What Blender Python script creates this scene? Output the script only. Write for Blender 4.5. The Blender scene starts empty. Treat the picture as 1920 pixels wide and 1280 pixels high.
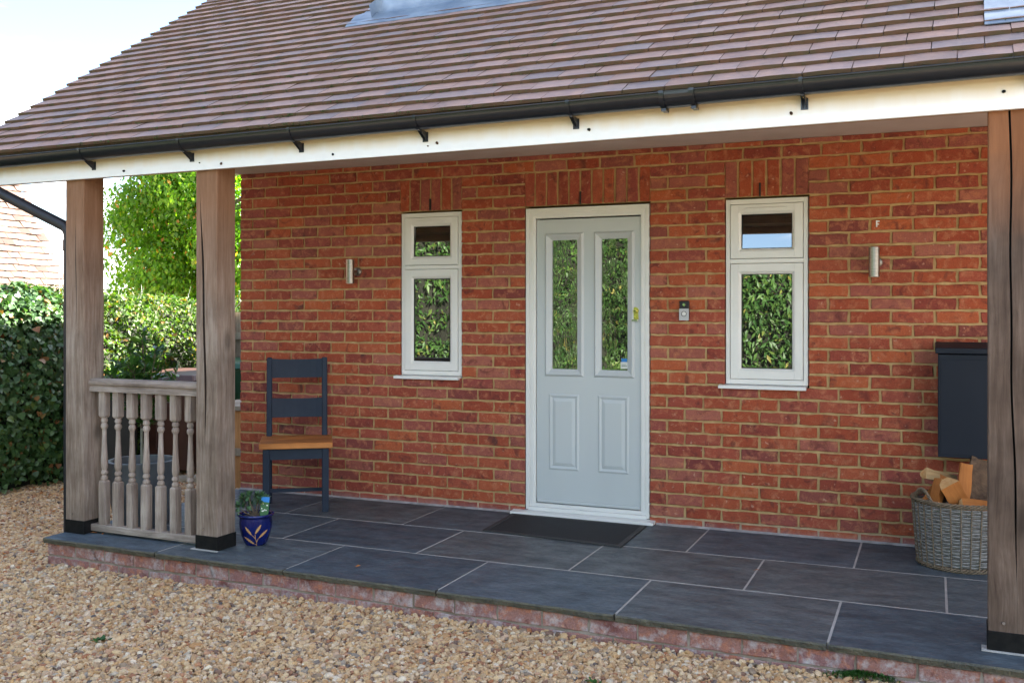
import bpy, bmesh, math, random
import numpy as np
from mathutils import Vector, Matrix, noise as mnoise

random.seed(7)
rng = np.random.default_rng(7)
S = bpy.context.scene
COL = S.collection
R = math.radians

# ------------------------------------------------------------------ camera, sky, sun, exposure
CAM = Vector((4.7518, -6.0464, 1.3260))
YAW = 0.400184
cd = bpy.data.cameras.new('camera')
cam = bpy.data.objects.new('camera', cd)
COL.objects.link(cam)
cam.location = CAM
cam.rotation_euler = (R(90), 0, YAW)
cd.sensor_width = 36.0
cd.lens = 1871.74 / 1920 * 36.0
cd.shift_y = -(640 - 581.83) / 1920
cd.clip_end = 500
S.camera = cam

SUN = Vector((1.60, 2.05, 1.22)).normalized()          # direction towards the sun: behind the house, to the right
ELEV = math.asin(SUN.z)
AZ = math.atan2(SUN.x, SUN.y)

W = bpy.data.worlds.new('World')
S.world = W
W.use_nodes = True


def nd(nt, typ, ins=None, **props):
    n = nt.nodes.new(typ)
    for k, v in props.items():
        setattr(n, k, v)
    for k, v in (ins or {}).items():
        if isinstance(v, bpy.types.NodeSocket):
            nt.links.new(v, n.inputs[k])
        else:
            n.inputs[k].default_value = v
    return n


def rgba(c):
    return (c[0], c[1], c[2], 1.0)


def mixc(nt, f, a, b, blend='MIX'):
    n = nt.nodes.new('ShaderNodeMix')
    n.data_type = 'RGBA'
    n.blend_type = blend
    for i, v in ((0, f), (6, a), (7, b)):
        if isinstance(v, bpy.types.NodeSocket):
            nt.links.new(v, n.inputs[i])
        elif i == 0:
            n.inputs[i].default_value = v
        else:
            n.inputs[i].default_value = rgba(v)
    return n.outputs[2]


def mth(nt, op, a, b=0.0, c=0.0, clamp=False):
    n = nt.nodes.new('ShaderNodeMath')
    n.operation = op
    n.use_clamp = clamp
    for i, v in enumerate((a, b, c)):
        if isinstance(v, bpy.types.NodeSocket):
            nt.links.new(v, n.inputs[i])
        else:
            n.inputs[i].default_value = v
    return n.outputs[0]


def ramp(nt, fac, stops, interp='LINEAR'):
    n = nt.nodes.new('ShaderNodeValToRGB')
    n.color_ramp.interpolation = interp
    el = n.color_ramp.elements
    while len(el) < len(stops):
        el.new(0.5)
    for e, (p, c) in zip(el, stops):
        e.position = p
        e.color = rgba(c) if len(c) == 3 else c
    nt.links.new(fac, n.inputs[0])
    return n.outputs[0]


def rangev(nt, v, a, b, c=0.0, d=1.0):
    n = nt.nodes.new('ShaderNodeMapRange')
    nt.links.new(v, n.inputs[0])
    for i, x in enumerate((a, b, c, d)):
        n.inputs[i + 1].default_value = x
    return n.outputs[0]


wt = W.node_tree
wt.nodes.clear()
sky = nd(wt, 'ShaderNodeTexSky', sky_type='NISHITA', sun_disc=False, sun_elevation=ELEV, sun_rotation=AZ)
sky.air_density = 0.8
sky.dust_density = 0.25
tc = nd(wt, 'ShaderNodeTexCoord')
rot = nd(wt, 'ShaderNodeMapping', {'Vector': tc.outputs['Generated'], 'Rotation': (0, 0, R(-95))})
sep = nd(wt, 'ShaderNodeSeparateXYZ', {0: rot.outputs[0]})
zz = mth(wt, 'MAXIMUM', sep.outputs[2], 0.0)
zd = mth(wt, 'ADD', zz, 0.16)
cv = nd(wt, 'ShaderNodeCombineXYZ', {0: mth(wt, 'DIVIDE', sep.outputs[0], zd), 1: mth(wt, 'DIVIDE', sep.outputs[1], zd), 2: 2.5})
cn = nd(wt, 'ShaderNodeTexNoise', {'Vector': cv.outputs[0], 'Scale': 1.0, 'Detail': 9.0, 'Roughness': 0.62, 'Distortion': 0.25})
cf = ramp(wt, cn.outputs[0], [(0.455, (0, 0, 0)), (0.67, (1, 1, 1))], 'EASE')
cloud = mixc(wt, cf, sky.outputs[0], (9.6, 9.5, 9.5))
bg = nd(wt, 'ShaderNodeBackground', {'Color': cloud, 'Strength': 0.05})
wo = nd(wt, 'ShaderNodeOutputWorld', {'Surface': bg.outputs[0]})

sl = bpy.data.lights.new('sun', 'SUN')
sl.energy = 5.0
sl.angle = R(0.53)
sl.color = (1.0, 0.93, 0.82)
sun = bpy.data.objects.new('sun', sl)
COL.objects.link(sun)
sun.rotation_euler = (-SUN).to_track_quat('-Z', 'Y').to_euler()
sun.location = SUN * 60

S.view_settings.view_transform = 'Standard'
S.view_settings.look = 'None'
S.view_settings.gamma = 1.0
S.view_settings.use_curve_mapping = False
S.view_settings.exposure = 3.55

# ------------------------------------------------------------------ materials


def new_mat(name):
    m = bpy.data.materials.new(name)
    m.use_nodes = True
    nt = m.node_tree
    nt.nodes.clear()
    b = nt.nodes.new('ShaderNodeBsdfPrincipled')
    o = nt.nodes.new('ShaderNodeOutputMaterial')
    nt.links.new(b.outputs[0], o.inputs[0])
    return m, nt, b


def pos(nt, coord='pos', stretch=(1, 1, 1)):
    if coord == 'pos':
        s = nd(nt, 'ShaderNodeNewGeometry').outputs['Position']
    else:
        s = nd(nt, 'ShaderNodeTexCoord').outputs['Object']
    if stretch != (1, 1, 1):
        s = nd(nt, 'ShaderNodeMapping', {'Vector': s, 'Scale': stretch}).outputs[0]
    return s


def noise(nt, vec, scale, detail=4.0, rough=0.55, dist=0.0):
    return nd(nt, 'ShaderNodeTexNoise', {'Vector': vec, 'Scale': scale, 'Detail': detail, 'Roughness': rough, 'Distortion': dist}).outputs[0]


def rnd_val(nt):
    a = nd(nt, 'ShaderNodeObjectInfo').outputs['Random']
    b = nd(nt, 'ShaderNodeNewGeometry').outputs['Random Per Island']
    return mth(nt, 'FRACT', mth(nt, 'ADD', a, mth(nt, 'MULTIPLY', b, 7.31)))


def bump(nt, b, h, strength, dist=0.01):
    n = nd(nt, 'ShaderNodeBump', {'Height': h, 'Strength': strength, 'Distance': dist})
    nt.links.new(n.outputs[0], b.inputs['Normal'])


def simple(name, c1, c2=None, scale=12, rough=0.6, bmp=0.1, bscale=60, metal=0.0, spec=0.5, coord='pos', stretch=(1, 1, 1), bd=0.004):
    m, nt, b = new_mat(name)
    v = pos(nt, coord, stretch)
    c2 = c2 or tuple(x * 0.8 for x in c1)
    col = ramp(nt, noise(nt, v, scale), [(0.35, c1), (0.68, c2)])
    nt.links.new(col, b.inputs['Base Color'])
    b.inputs['Roughness'].default_value = rough
    b.inputs['Metallic'].default_value = metal
    b.inputs['Specular IOR Level'].default_value = spec
    if bmp:
        bump(nt, b, noise(nt, v, bscale, 5), bmp, bd)
    return m


def brick_mat(name, stops, frost=0.0, salt_z=None):
    m, nt, b = new_mat(name)
    v = pos(nt)
    r = rnd_val(nt)
    base = ramp(nt, r, stops)
    off = nd(nt, 'ShaderNodeCombineXYZ', {0: mth(nt, 'MULTIPLY', r, 37.0), 1: 0.0, 2: mth(nt, 'MULTIPLY', r, 19.0)}).outputs[0]
    vv = nd(nt, 'ShaderNodeVectorMath', {0: v, 1: off}, operation='ADD').outputs[0]
    n1 = noise(nt, vv, 21, 5, 0.62, 0.5)
    pale = ramp(nt, n1, [(0.50, (0, 0, 0)), (0.66, (1, 1, 1))])
    c = mixc(nt, mth(nt, 'MULTIPLY', pale, 0.7), base, (0.55, 0.185, 0.095))
    n2 = noise(nt, vv, 12, 4, 0.6, 0.9)
    dark = ramp(nt, n2, [(0.56, (0, 0, 0)), (0.70, (1, 1, 1))])
    c = mixc(nt, mth(nt, 'MULTIPLY', dark, 0.72), c, (0.13, 0.030, 0.026))
    n5 = noise(nt, vv, 34, 3, 0.5, 0.3)
    chip = ramp(nt, n5, [(0.66, (0, 0, 0)), (0.72, (1, 1, 1))])
    c = mixc(nt, mth(nt, 'MULTIPLY', chip, 0.7), c, (0.62, 0.31, 0.21))
    burn = ramp(nt, noise(nt, vv, 5.5, 3, 0.5, 0.8), [(0.66, (0, 0, 0)), (0.74, (1, 1, 1))])
    c = mixc(nt, mth(nt, 'MULTIPLY', burn, 0.75), c, (0.065, 0.030, 0.028))
    n3 = noise(nt, v, 150, 4, 0.7)
    c = mixc(nt, 0.6, c, ramp(nt, n3, [(0.3, (0.5, 0.45, 0.45)), (0.7, (1.3, 1.25, 1.2))]), 'MULTIPLY')
    if frost:
        n4 = noise(nt, vv, 14, 6, 0.72, 0.1)
        fr = ramp(nt, n4, [(0.48, (0, 0, 0)), (0.68, (1, 1, 1))])
        c = mixc(nt, mth(nt, 'MULTIPLY', fr, frost), c, (0.62, 0.56, 0.56))
    if salt_z is not None:
        z = nd(nt, 'ShaderNodeSeparateXYZ', {0: v}).outputs[2]
        k = rangev(nt, z, salt_z + 0.09, salt_z, 0, 1)
        k = mth(nt, 'MULTIPLY', k, rangev(nt, noise(nt, v, 14, 5), 0.35, 0.65, 0.15, 0.8), clamp=True)
        c = mixc(nt, k, c, (0.46, 0.36, 0.36))
    nt.links.new(c, b.inputs['Base Color'])
    c = mixc(nt, 1.0, c, (0.95, 1.12, 1.18), 'MULTIPLY')
    nt.links.new(c, b.inputs['Base Color'])
    b.inputs['Roughness'].default_value = 0.88
    b.inputs['Specular IOR Level'].default_value = 0.25
    h = mth(nt, 'ADD', mth(nt, 'MULTIPLY', noise(nt, v, 42, 5, 0.65), 1.0), mth(nt, 'MULTIPLY', n3, 0.4))
    bump(nt, b, h, 0.75, 0.008)
    return m


M = {}
M['brick'] = brick_mat('red_brick', [(0.0, (0.34, 0.060, 0.030)), (0.2, (0.43, 0.085, 0.036)), (0.36, (0.26, 0.048, 0.034)), (0.5, (0.38, 0.075, 0.045)), (0.62, (0.48, 0.105, 0.040)), (0.76, (0.31, 0.065, 0.050)), (0.88, (0.42, 0.125, 0.085)), (1.0, (0.22, 0.046, 0.038))], 0.0, -0.045)
M['plinth_brick'] = brick_mat('plinth_brick', [(0.0, (0.32, 0.13, 0.105)), (0.5, (0.36, 0.17, 0.145)), (1.0, (0.29, 0.13, 0.125))], 0.6)


def mortar_mat():
    m, nt, b = new_mat('sandy_mortar')
    v = pos(nt)
    c = ramp(nt, noise(nt, v, 20, 5), [(0.3, (0.36, 0.225, 0.095)), (0.7, (0.54, 0.37, 0.175))])
    z = nd(nt, 'ShaderNodeSeparateXYZ', {0: v}).outputs[2]
    k = mth(nt, 'MULTIPLY', rangev(nt, z, 0.07, 0.0, 0, 1), 0.6, clamp=True)
    c = mixc(nt, k, c, (0.55, 0.50, 0.50))
    nt.links.new(c, b.inputs['Base Color'])
    b.inputs['Roughness'].default_value = 0.95
    bump(nt, b, noise(nt, v, 180, 4), 0.5, 0.004)
    return m


M['mortar'] = mortar_mat()
M['plinth_mortar'] = simple('plinth_mortar', (0.20, 0.165, 0.13), (0.36, 0.31, 0.27), 14, 0.95, 0.5, 120)
M['wall_fillet'] = simple('dirty_fillet', (0.24, 0.22, 0.215), (0.40, 0.37, 0.37), 16, 0.95, 0.4, 90)
M['joint'] = simple('grey_joint', (0.36, 0.345, 0.32), (0.48, 0.46, 0.43), 10, 0.95, 0.4, 150)


def slate_mat():
    m, nt, b = new_mat('riven_slate')
    v = pos(nt)
    r = rnd_val(nt)
    base = ramp(nt, r, [(0.0, (0.036, 0.050, 0.064)), (0.4, (0.050, 0.064, 0.076)), (0.7, (0.057, 0.066, 0.073)), (1.0, (0.042, 0.060, 0.080))])
    st = nd(nt, 'ShaderNodeMapping', {'Vector': v, 'Scale': (1, 2.4, 1), 'Rotation': (0, 0, 0.3)}).outputs[0]
    base = mixc(nt, 1.0, base, (1.55, 1.53, 1.50), 'MULTIPLY')
    c = mixc(nt, 1.0, base, ramp(nt, noise(nt, st, 5, 7, 0.65), [(0.3, (0.55, 0.56, 0.58)), (0.7, (1.6, 1.56, 1.48))]), 'MULTIPLY')
    sc = ramp(nt, noise(nt, st, 2.2, 8, 0.72, 1.2), [(0.60, (0, 0, 0)), (0.75, (1, 1, 1))])
    c = mixc(nt, mth(nt, 'MULTIPLY', sc, 0.55), c, (0.20, 0.21, 0.215))
    fine = ramp(nt, noise(nt, st, 30, 6, 0.7), [(0.35, (0.72, 0.72, 0.72)), (0.65, (1.32, 1.32, 1.32))])
    c = mixc(nt, 1.0, c, fine, 'MULTIPLY')
    b.inputs['Specular IOR Level'].default_value = 0.32
    nt.links.new(c, b.inputs['Base Color'])
    nt.links.new(rangev(nt, noise(nt, v, 7, 5), 0.3, 0.7, 0.42, 0.64), b.inputs['Roughness'])
    h = mth(nt, 'ADD', noise(nt, st, 8, 6, 0.6), mth(nt, 'MULTIPLY', noise(nt, v, 90, 3), 0.15))
    bump(nt, b, h, 0.7, 0.010)
    return m


M['slate'] = slate_mat()
M['slate_edge'] = simple('slate_edge', (0.075, 0.075, 0.062), (0.13, 0.12, 0.085), 14, 0.9, 0.9, 45, bd=0.02)


def tile_mat(name, stops, lich=0.35):
    m, nt, b = new_mat(name)
    v = pos(nt)
    r = rnd_val(nt)
    c = ramp(nt, r, stops)
    c = mixc(nt, 0.75, c, ramp(nt, noise(nt, v, 11, 5), [(0.3, (0.74, 0.76, 0.86)), (0.7, (1.22, 1.12, 1.05))]), 'MULTIPLY')
    sp = ramp(nt, noise(nt, v, 60, 3, 0.6), [(0.61, (0, 0, 0)), (0.69, (1, 1, 1))])
    patch = ramp(nt, noise(nt, v, 1.3, 3), [(0.45, (0, 0, 0)), (0.65, (1, 1, 1))])
    c = mixc(nt, mth(nt, 'MULTIPLY', mth(nt, 'MULTIPLY', sp, patch), lich), c, (0.10, 0.105, 0.05))
    nt.links.new(c, b.inputs['Base Color'])
    b.inputs['Roughness'].default_value = 0.8
    bump(nt, b, noise(nt, v, 160, 4), 0.35, 0.004)
    return m


M['tile'] = tile_mat('clay_tile', [(0.0, (0.265, 0.172, 0.142)), (0.3, (0.32, 0.200, 0.160)), (0.5, (0.215, 0.170, 0.165)), (0.7, (0.33, 0.215, 0.182)), (0.85, (0.24, 0.150, 0.125)), (1.0, (0.25, 0.185, 0.175))], 0.95)
M['tile_edge'] = simple('weathered_tile_edge', (0.115, 0.060, 0.034), (0.075, 0.058, 0.028), 13, 0.95, 0.6, 80)
M['old_tile'] = tile_mat('old_clay_tile', [(0.0, (0.105, 0.058, 0.040)), (0.55, (0.130, 0.080, 0.058)), (0.86, (0.118, 0.072, 0.055)), (0.9, (0.050, 0.024, 0.017)), (1.0, (0.060, 0.028, 0.020))], 0.3)
M['old_tile_edge'] = simple('old_tile_edge', (0.045, 0.028, 0.020), (0.03, 0.02, 0.016), 20, 0.95)
M['felt'] = simple('roof_underside', (0.05, 0.042, 0.036), None, 20, 0.9)


def fascia_mat():
    m, nt, b = new_mat('stained_white_fascia')
    v = pos(nt)
    z = nd(nt, 'ShaderNodeSeparateXYZ', {0: v}).outputs[2]
    st = nd(nt, 'ShaderNodeMapping', {'Vector': v, 'Scale': (9, 9, 1.2)}).outputs[0]
    n = noise(nt, st, 1.6, 5)
    zz_ = mth(nt, 'ADD', z, mth(nt, 'MULTIPLY', mth(nt, 'SUBTRACT', n, 0.5), 0.05))
    k = rangev(nt, zz_, 2.135, 2.195, 0, 1)
    c = mixc(nt, mth(nt, 'MULTIPLY', k, 0.72, clamp=True), (0.78, 0.79, 0.78), (0.55, 0.39, 0.17))
    c = mixc(nt, 0.35, c, ramp(nt, n, [(0.3, (0.85, 0.85, 0.85)), (0.7, (1, 1, 1))]), 'MULTIPLY')
    nt.links.new(c, b.inputs['Base Color'])
    b.inputs['Roughness'].default_value = 0.55
    bump(nt, b, noise(nt, st, 9, 3), 0.08, 0.003)
    return m


M['fascia'] = fascia_mat()
M['soffit'] = simple('painted_soffit', (0.56, 0.50, 0.46), (0.50, 0.44, 0.40), 5, 0.8, 0.06, 60)
M['black_plastic'] = simple('black_plastic', (0.008, 0.0095, 0.013), (0.012, 0.013, 0.017), 22, 0.28, 0.05, 140)
M['downpipe_plastic'] = simple('downpipe_plastic', (0.014, 0.015, 0.02), (0.02, 0.02, 0.026), 12, 0.45, 0.03, 90)
M['upvc'] = simple('white_upvc', (0.78, 0.78, 0.76), (0.74, 0.74, 0.72), 5, 0.35, 0.02, 60)
M['door_paint'] = simple('pale_grey_door_paint', (0.52, 0.56, 0.575), (0.50, 0.54, 0.555), 4, 0.42, 0.12, 160, stretch=(1, 1, 0.12), bd=0.002)
M['seal'] = simple('black_seal', (0.01, 0.01, 0.012), None, 8, 0.6, 0)
M['steel'] = simple('brushed_steel', (0.33, 0.30, 0.265), (0.25, 0.23, 0.20), 30, 0.36, 0.05, 200, metal=1.0, stretch=(1, 1, 6))
M['brass'] = simple('polished_brass', (0.75, 0.58, 0.22), None, 10, 0.18, 0, metal=1.0)
M['silver_plastic'] = simple('silver_plastic', (0.50, 0.51, 0.53), None, 10, 0.45, 0)
M['chrome'] = simple('chrome', (0.7, 0.7, 0.72), None, 10, 0.15, 0, metal=1.0)
M['navy'] = simple('slate_blue_paint', (0.016, 0.025, 0.044), (0.021, 0.032, 0.053), 9, 0.55, 0.08, 60, coord='obj', spec=0.22)
M['box_steel'] = simple('anthracite_steel', (0.008, 0.012, 0.021), (0.010, 0.0145, 0.025), 4, 0.55, 0.03, 200, spec=0.22)
M['lead'] = simple('lead_sheet', (0.15, 0.20, 0.27), (0.30, 0.36, 0.43), 5, 0.40, 0.25, 12, metal=0.35, bd=0.01)
M['bitumen'] = simple('black_bitumen', (0.005, 0.005, 0.005), (0.012, 0.011, 0.010), 30, 0.7, 0.3, 60, spec=0.2)
M['rubber'] = simple('black_rubber_mat', (0.008, 0.009, 0.011), (0.013, 0.014, 0.017), 40, 0.85, 0.7, 260)
M['rubber_edge'] = simple('rubber_border', (0.035, 0.035, 0.036), None, 30, 0.7, 0.3, 120)
M['terracotta_soil'] = simple('potting_soil', (0.045, 0.024, 0.015), (0.10, 0.05, 0.03), 60, 0.95, 0.8, 90)
M['grey_pot'] = simple('grey_glazed_pot', (0.06, 0.072, 0.085), (0.13, 0.145, 0.155), 7, 0.42, 0.2, 40, stretch=(1, 1, 0.4))
M['blue_glaze'] = simple('cobalt_glaze', (0.005, 0.012, 0.115), (0.004, 0.008, 0.075), 10, 0.12, 0.02, 30)
M['gold_paint'] = simple('gold_leaf_paint', (0.55, 0.32, 0.13), (0.40, 0.21, 0.09), 60, 0.5, 0)
M['tag_blue'] = simple('blue_print', (0.02, 0.22, 0.62), None, 4, 0.4, 0)
M['white_print'] = simple('white_print', (0.75, 0.76, 0.74), None, 4, 0.5, 0)
M['yellow_print'] = simple('yellow_print', (0.6, 0.5, 0.05), None, 4, 0.5, 0)
M['green_print'] = simple('green_print', (0.02, 0.10, 0.035), (0.05, 0.16, 0.06), 120, 0.4, 0)
M['moss'] = simple('moss', (0.035, 0.07, 0.012), (0.07, 0.12, 0.025), 60, 0.95, 0.6, 120)
M['bark'] = simple('bark', (0.10, 0.075, 0.05), (0.17, 0.13, 0.09), 20, 0.9, 0.6, 30)
M['twig'] = simple('hedge_inner_shade', (0.010, 0.012, 0.006), (0.016, 0.017, 0.009), 8, 0.95, 0)  # on the hedge hull: shade between the leaves put into the colour
M['cane'] = simple('bamboo_cane', (0.25, 0.27, 0.22), None, 20, 0.6, 0)
M['weave'] = simple('grey_willow', (0.15, 0.142, 0.132), (0.29, 0.28, 0.265), 45, 0.75, 0.3, 150)
M['weave_rib'] = simple('brown_willow', (0.13, 0.095, 0.06), (0.20, 0.15, 0.10), 40, 0.75, 0.3, 150)
M['black_bin'] = simple('black_bin_plastic', (0.012, 0.013, 0.014), None, 8, 0.5, 0.05, 50)
M['brown_bin'] = simple('brown_bin_plastic', (0.075, 0.030, 0.020), (0.06, 0.025, 0.017), 6, 0.5, 0.05, 50)
M['green_bin'] = simple('green_bin_plastic', (0.012, 0.085, 0.040), None, 6, 0.45, 0.05, 50)
M['blue_lid'] = simple('blue_bin_plastic', (0.03, 0.06, 0.16), None, 6, 0.45, 0.05, 50)
M['render_wall'] = simple('cream_render', (0.55, 0.46, 0.36), None, 6, 0.9, 0.2, 60)
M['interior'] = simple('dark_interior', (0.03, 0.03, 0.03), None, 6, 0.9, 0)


def wood_mat(name, c1, c2, c3=None, axis='z', rough=0.75, topwarm=None, knots=True, scale=1.0, coord='pos', bmp=0.45):
    m, nt, b = new_mat(name)
    s = {'z': (1, 1, 0.06), 'x': (0.06, 1, 1), 'y': (1, 0.06, 1)}[axis]
    p = pos(nt, coord)
    warp = noise(nt, nd(nt, 'ShaderNodeMapping', {'Vector': p, 'Scale': tuple(0.4 if q < 1 else 1 for q in s)}).outputs[0], 5 * scale, 2)
    pv = nd(nt, 'ShaderNodeVectorMath', {0: p, 1: nd(nt, 'ShaderNodeCombineXYZ', {0: mth(nt, 'MULTIPLY', warp, 0.05 / scale), 1: mth(nt, 'MULTIPLY', warp, 0.05 / scale), 2: mth(nt, 'MULTIPLY', warp, 0.05 / scale)}).outputs[0]}, operation='ADD').outputs[0]
    v = nd(nt, 'ShaderNodeMapping', {'Vector': pv, 'Scale': s}).outputs[0]
    g = noise(nt, v, 75 * scale, 6, 0.7, 0.4)
    g2 = noise(nt, nd(nt, 'ShaderNodeMapping', {'Vector': pv, 'Scale': tuple(q * .7 for q in s)}).outputs[0], 24 * scale, 5, 0.65, 0.5)
    g = mth(nt, 'ADD', mth(nt, 'MULTIPLY', g, 0.5), mth(nt, 'MULTIPLY', g2, 0.5))
    c = ramp(nt, g, [(0.36, c1), (0.5, c2), (0.62, c3 or c1)])
    big = noise(nt, p, 3.2 * scale, 4, 0.6)
    c = mixc(nt, 0.8, c, ramp(nt, big, [(0.3, (0.58, 0.53, 0.50)), (0.7, (1.36, 1.32, 1.28))]), 'MULTIPLY')
    if knots:
        kv = nd(nt, 'ShaderNodeTexVoronoi', {'Vector': nd(nt, 'ShaderNodeMapping', {'Vector': p, 'Scale': (3, 3, 1.6)}).outputs[0], 'Scale': 1.0}).outputs['Distance']
        k = rangev(nt, kv, 0.05, 0.13, 1, 0)
        c = mixc(nt, mth(nt, 'MULTIPLY', k, 0.6, clamp=True), c, tuple(x * 0.25 for x in c1))
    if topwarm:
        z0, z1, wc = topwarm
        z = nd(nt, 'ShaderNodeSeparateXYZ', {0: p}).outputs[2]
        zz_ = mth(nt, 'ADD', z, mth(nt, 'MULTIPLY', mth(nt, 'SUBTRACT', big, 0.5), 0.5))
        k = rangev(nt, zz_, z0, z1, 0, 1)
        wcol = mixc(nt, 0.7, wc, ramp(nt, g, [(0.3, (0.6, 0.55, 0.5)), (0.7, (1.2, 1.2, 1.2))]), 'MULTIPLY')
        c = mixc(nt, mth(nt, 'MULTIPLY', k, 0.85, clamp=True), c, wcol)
    nt.links.new(c, b.inputs['Base Color'])
    b.inputs['Roughness'].default_value = rough
    b.inputs['Specular IOR Level'].default_value = 0.3
    bump(nt, b, g, bmp, 0.004)
    return m


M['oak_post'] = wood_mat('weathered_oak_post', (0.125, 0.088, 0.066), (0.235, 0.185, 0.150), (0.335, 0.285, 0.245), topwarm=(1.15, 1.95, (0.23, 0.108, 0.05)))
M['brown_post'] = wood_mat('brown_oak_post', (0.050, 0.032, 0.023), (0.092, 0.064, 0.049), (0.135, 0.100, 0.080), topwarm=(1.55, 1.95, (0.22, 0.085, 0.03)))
M['crack_shade'] = simple('crack_shade_wood', (0.035, 0.022, 0.015), None, 20, 0.95, 0)  # shade inside the open crack, put into the colour of its walls
M['oak_rail'] = wood_mat('weathered_oak_rail', (0.17, 0.135, 0.112), (0.29, 0.245, 0.215), (0.40, 0.355, 0.32), axis='x', knots=False)
M['oak_baluster'] = wood_mat('weathered_oak_baluster', (0.18, 0.14, 0.115), (0.31, 0.26, 0.225), (0.42, 0.37, 0.335), knots=False)
M['oak_beam'] = wood_mat('oak_beam', (0.30, 0.19, 0.11), (0.42, 0.28, 0.17), axis='x', knots=False)
M['seat_wood'] = wood_mat('waxed_oak_seat', (0.34, 0.125, 0.032), (0.47, 0.19, 0.055), (0.40, 0.15, 0.04), axis='x', rough=0.4, knots=False, scale=0.7, coord='obj', bmp=0.1)
M['log_face'] = wood_mat('fresh_split_wood', (0.30, 0.100, 0.022), (0.42, 0.160, 0.040), (0.35, 0.125, 0.028), axis='x', knots=False, scale=0.6, coord='obj')
M['log_end'] = simple('log_end_grain', (0.50, 0.26, 0.09), (0.60, 0.38, 0.18), 40, 0.8, 0.3, 80, coord='obj')
M['log_pale'] = wood_mat('pale_split_wood', (0.28, 0.185, 0.085), (0.40, 0.28, 0.14), axis='x', knots=False, scale=0.6, coord='obj')
M['log_bark'] = simple('log_bark', (0.075, 0.045, 0.028), (0.14, 0.085, 0.05), 25, 0.95, 0.9, 40, coord='obj', bd=0.01)
M['fence_wood'] = wood_mat('grey_fence_wood', (0.22, 0.19, 0.14), (0.32, 0.28, 0.22), (0.36, 0.33, 0.27), knots=False)
M['orange_timber'] = wood_mat('orange_timber', (0.40, 0.19, 0.07), (0.50, 0.26, 0.11), axis='z', knots=False)
M['pale_board'] = wood_mat('pale_board', (0.42, 0.39, 0.30), (0.52, 0.48, 0.38), axis='y', knots=False)


def glass_mat(name, ripple=0.0):
    m, nt, b = new_mat(name)
    b.inputs['Base Color'].default_value = (0.012, 0.013, 0.012, 1)
    b.inputs['Roughness'].default_value = 0.0
    b.inputs['IOR'].default_value = 1.52
    b.inputs['Specular IOR Level'].default_value = 1.0
    b.inputs['Coat Weight'].default_value = 1.0           # second pane of the double glazing
    b.inputs['Coat Roughness'].default_value = 0.0
    b.inputs['Coat IOR'].default_value = 2.2
    if ripple:
        v = pos(nt, 'pos', (1, 1, 0.45))
        n = nd(nt, 'ShaderNodeBump', {'Height': noise(nt, v, 11, 2, 0.4, 1.2), 'Strength': ripple, 'Distance': 0.004})
        nt.links.new(n.outputs[0], b.inputs['Normal'])
        nt.links.new(n.outputs[0], b.inputs['Coat Normal'])
    return m


M['glass'] = glass_mat('double_glazing')
M['rippled_glass'] = glass_mat('rippled_glass', 0.22)


def leaf_mat(name, stops, rough=0.4, trans=0.3, spec=0.5, tint=(1.6, 1.9, 0.7)):
    m, nt, b = new_mat(name)
    r = rnd_val(nt)
    c = ramp(nt, r, stops)
    v = pos(nt)
    c = mixc(nt, 0.8, c, ramp(nt, noise(nt, v, 1.7, 3), [(0.3, (0.72, 0.75, 0.7)), (0.7, (1.25, 1.2, 1.1))]), 'MULTIPLY')
    nt.links.new(c, b.inputs['Base Color'])
    b.inputs['Roughness'].default_value = rough
    b.inputs['Specular IOR Level'].default_value = spec
    t = nd(nt, 'ShaderNodeBsdfTranslucent', {'Color': mixc(nt, 1.0, c, tint, 'MULTIPLY')})
    mx = nd(nt, 'ShaderNodeMixShader', {0: trans, 1: b.outputs[0], 2: t.outputs[0]})
    out = [n for n in nt.nodes if n.type == 'OUTPUT_MATERIAL'][0]
    nt.links.new(mx.outputs[0], out.inputs[0])
    return m


M['ivy'] = leaf_mat('ivy_leaf', [(0.0, (0.030, 0.072, 0.026)), (0.5, (0.050, 0.115, 0.038)), (0.85, (0.075, 0.15, 0.05)), (0.93, (0.10, 0.16, 0.03)), (0.97, (0.22, 0.12, 0.05)), (1.0, (0.25, 0.09, 0.03))], 0.42, 0.2)
M['hedge_leaf'] = leaf_mat('hedge_leaf', [(0.0, (0.028, 0.070, 0.010)), (0.5, (0.053, 0.112, 0.014)), (0.8, (0.09, 0.145, 0.019)), (0.94, (0.125, 0.14, 0.026)), (0.97, (0.25, 0.12, 0.035)), (1.0, (0.28, 0.14, 0.05))], 0.55, 0.3, spec=0.3, tint=(1.7, 2.0, 0.5))
M['tree_leaf'] = leaf_mat('tree_leaf', [(0.0, (0.060, 0.14, 0.012)), (0.5, (0.09, 0.19, 0.014)), (0.85, (0.13, 0.23, 0.018)), (0.955, (0.17, 0.23, 0.02)), (0.975, (0.34, 0.17, 0.03)), (1.0, (0.30, 0.12, 0.03))], 0.5, 0.55, tint=(2.1, 2.5, 0.5))
M['laurel'] = leaf_mat('laurel_leaf', [(0.0, (0.030, 0.085, 0.022)), (0.6, (0.055, 0.125, 0.030)), (0.93, (0.085, 0.16, 0.035)), (1.0, (0.22, 0.20, 0.05))], 0.45, 0.3, spec=0.3)
M['shrub_leaf'] = leaf_mat('glossy_shrub_leaf', [(0.0, (0.030, 0.090, 0.022)), (0.6, (0.055, 0.14, 0.030)), (1.0, (0.11, 0.20, 0.035))], 0.32, 0.3)
M['pot_leaf'] = leaf_mat('pot_plant_leaf', [(0.0, (0.045, 0.11, 0.055)), (0.6, (0.08, 0.18, 0.09)), (1.0, (0.14, 0.25, 0.13))], 0.45, 0.15)
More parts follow.
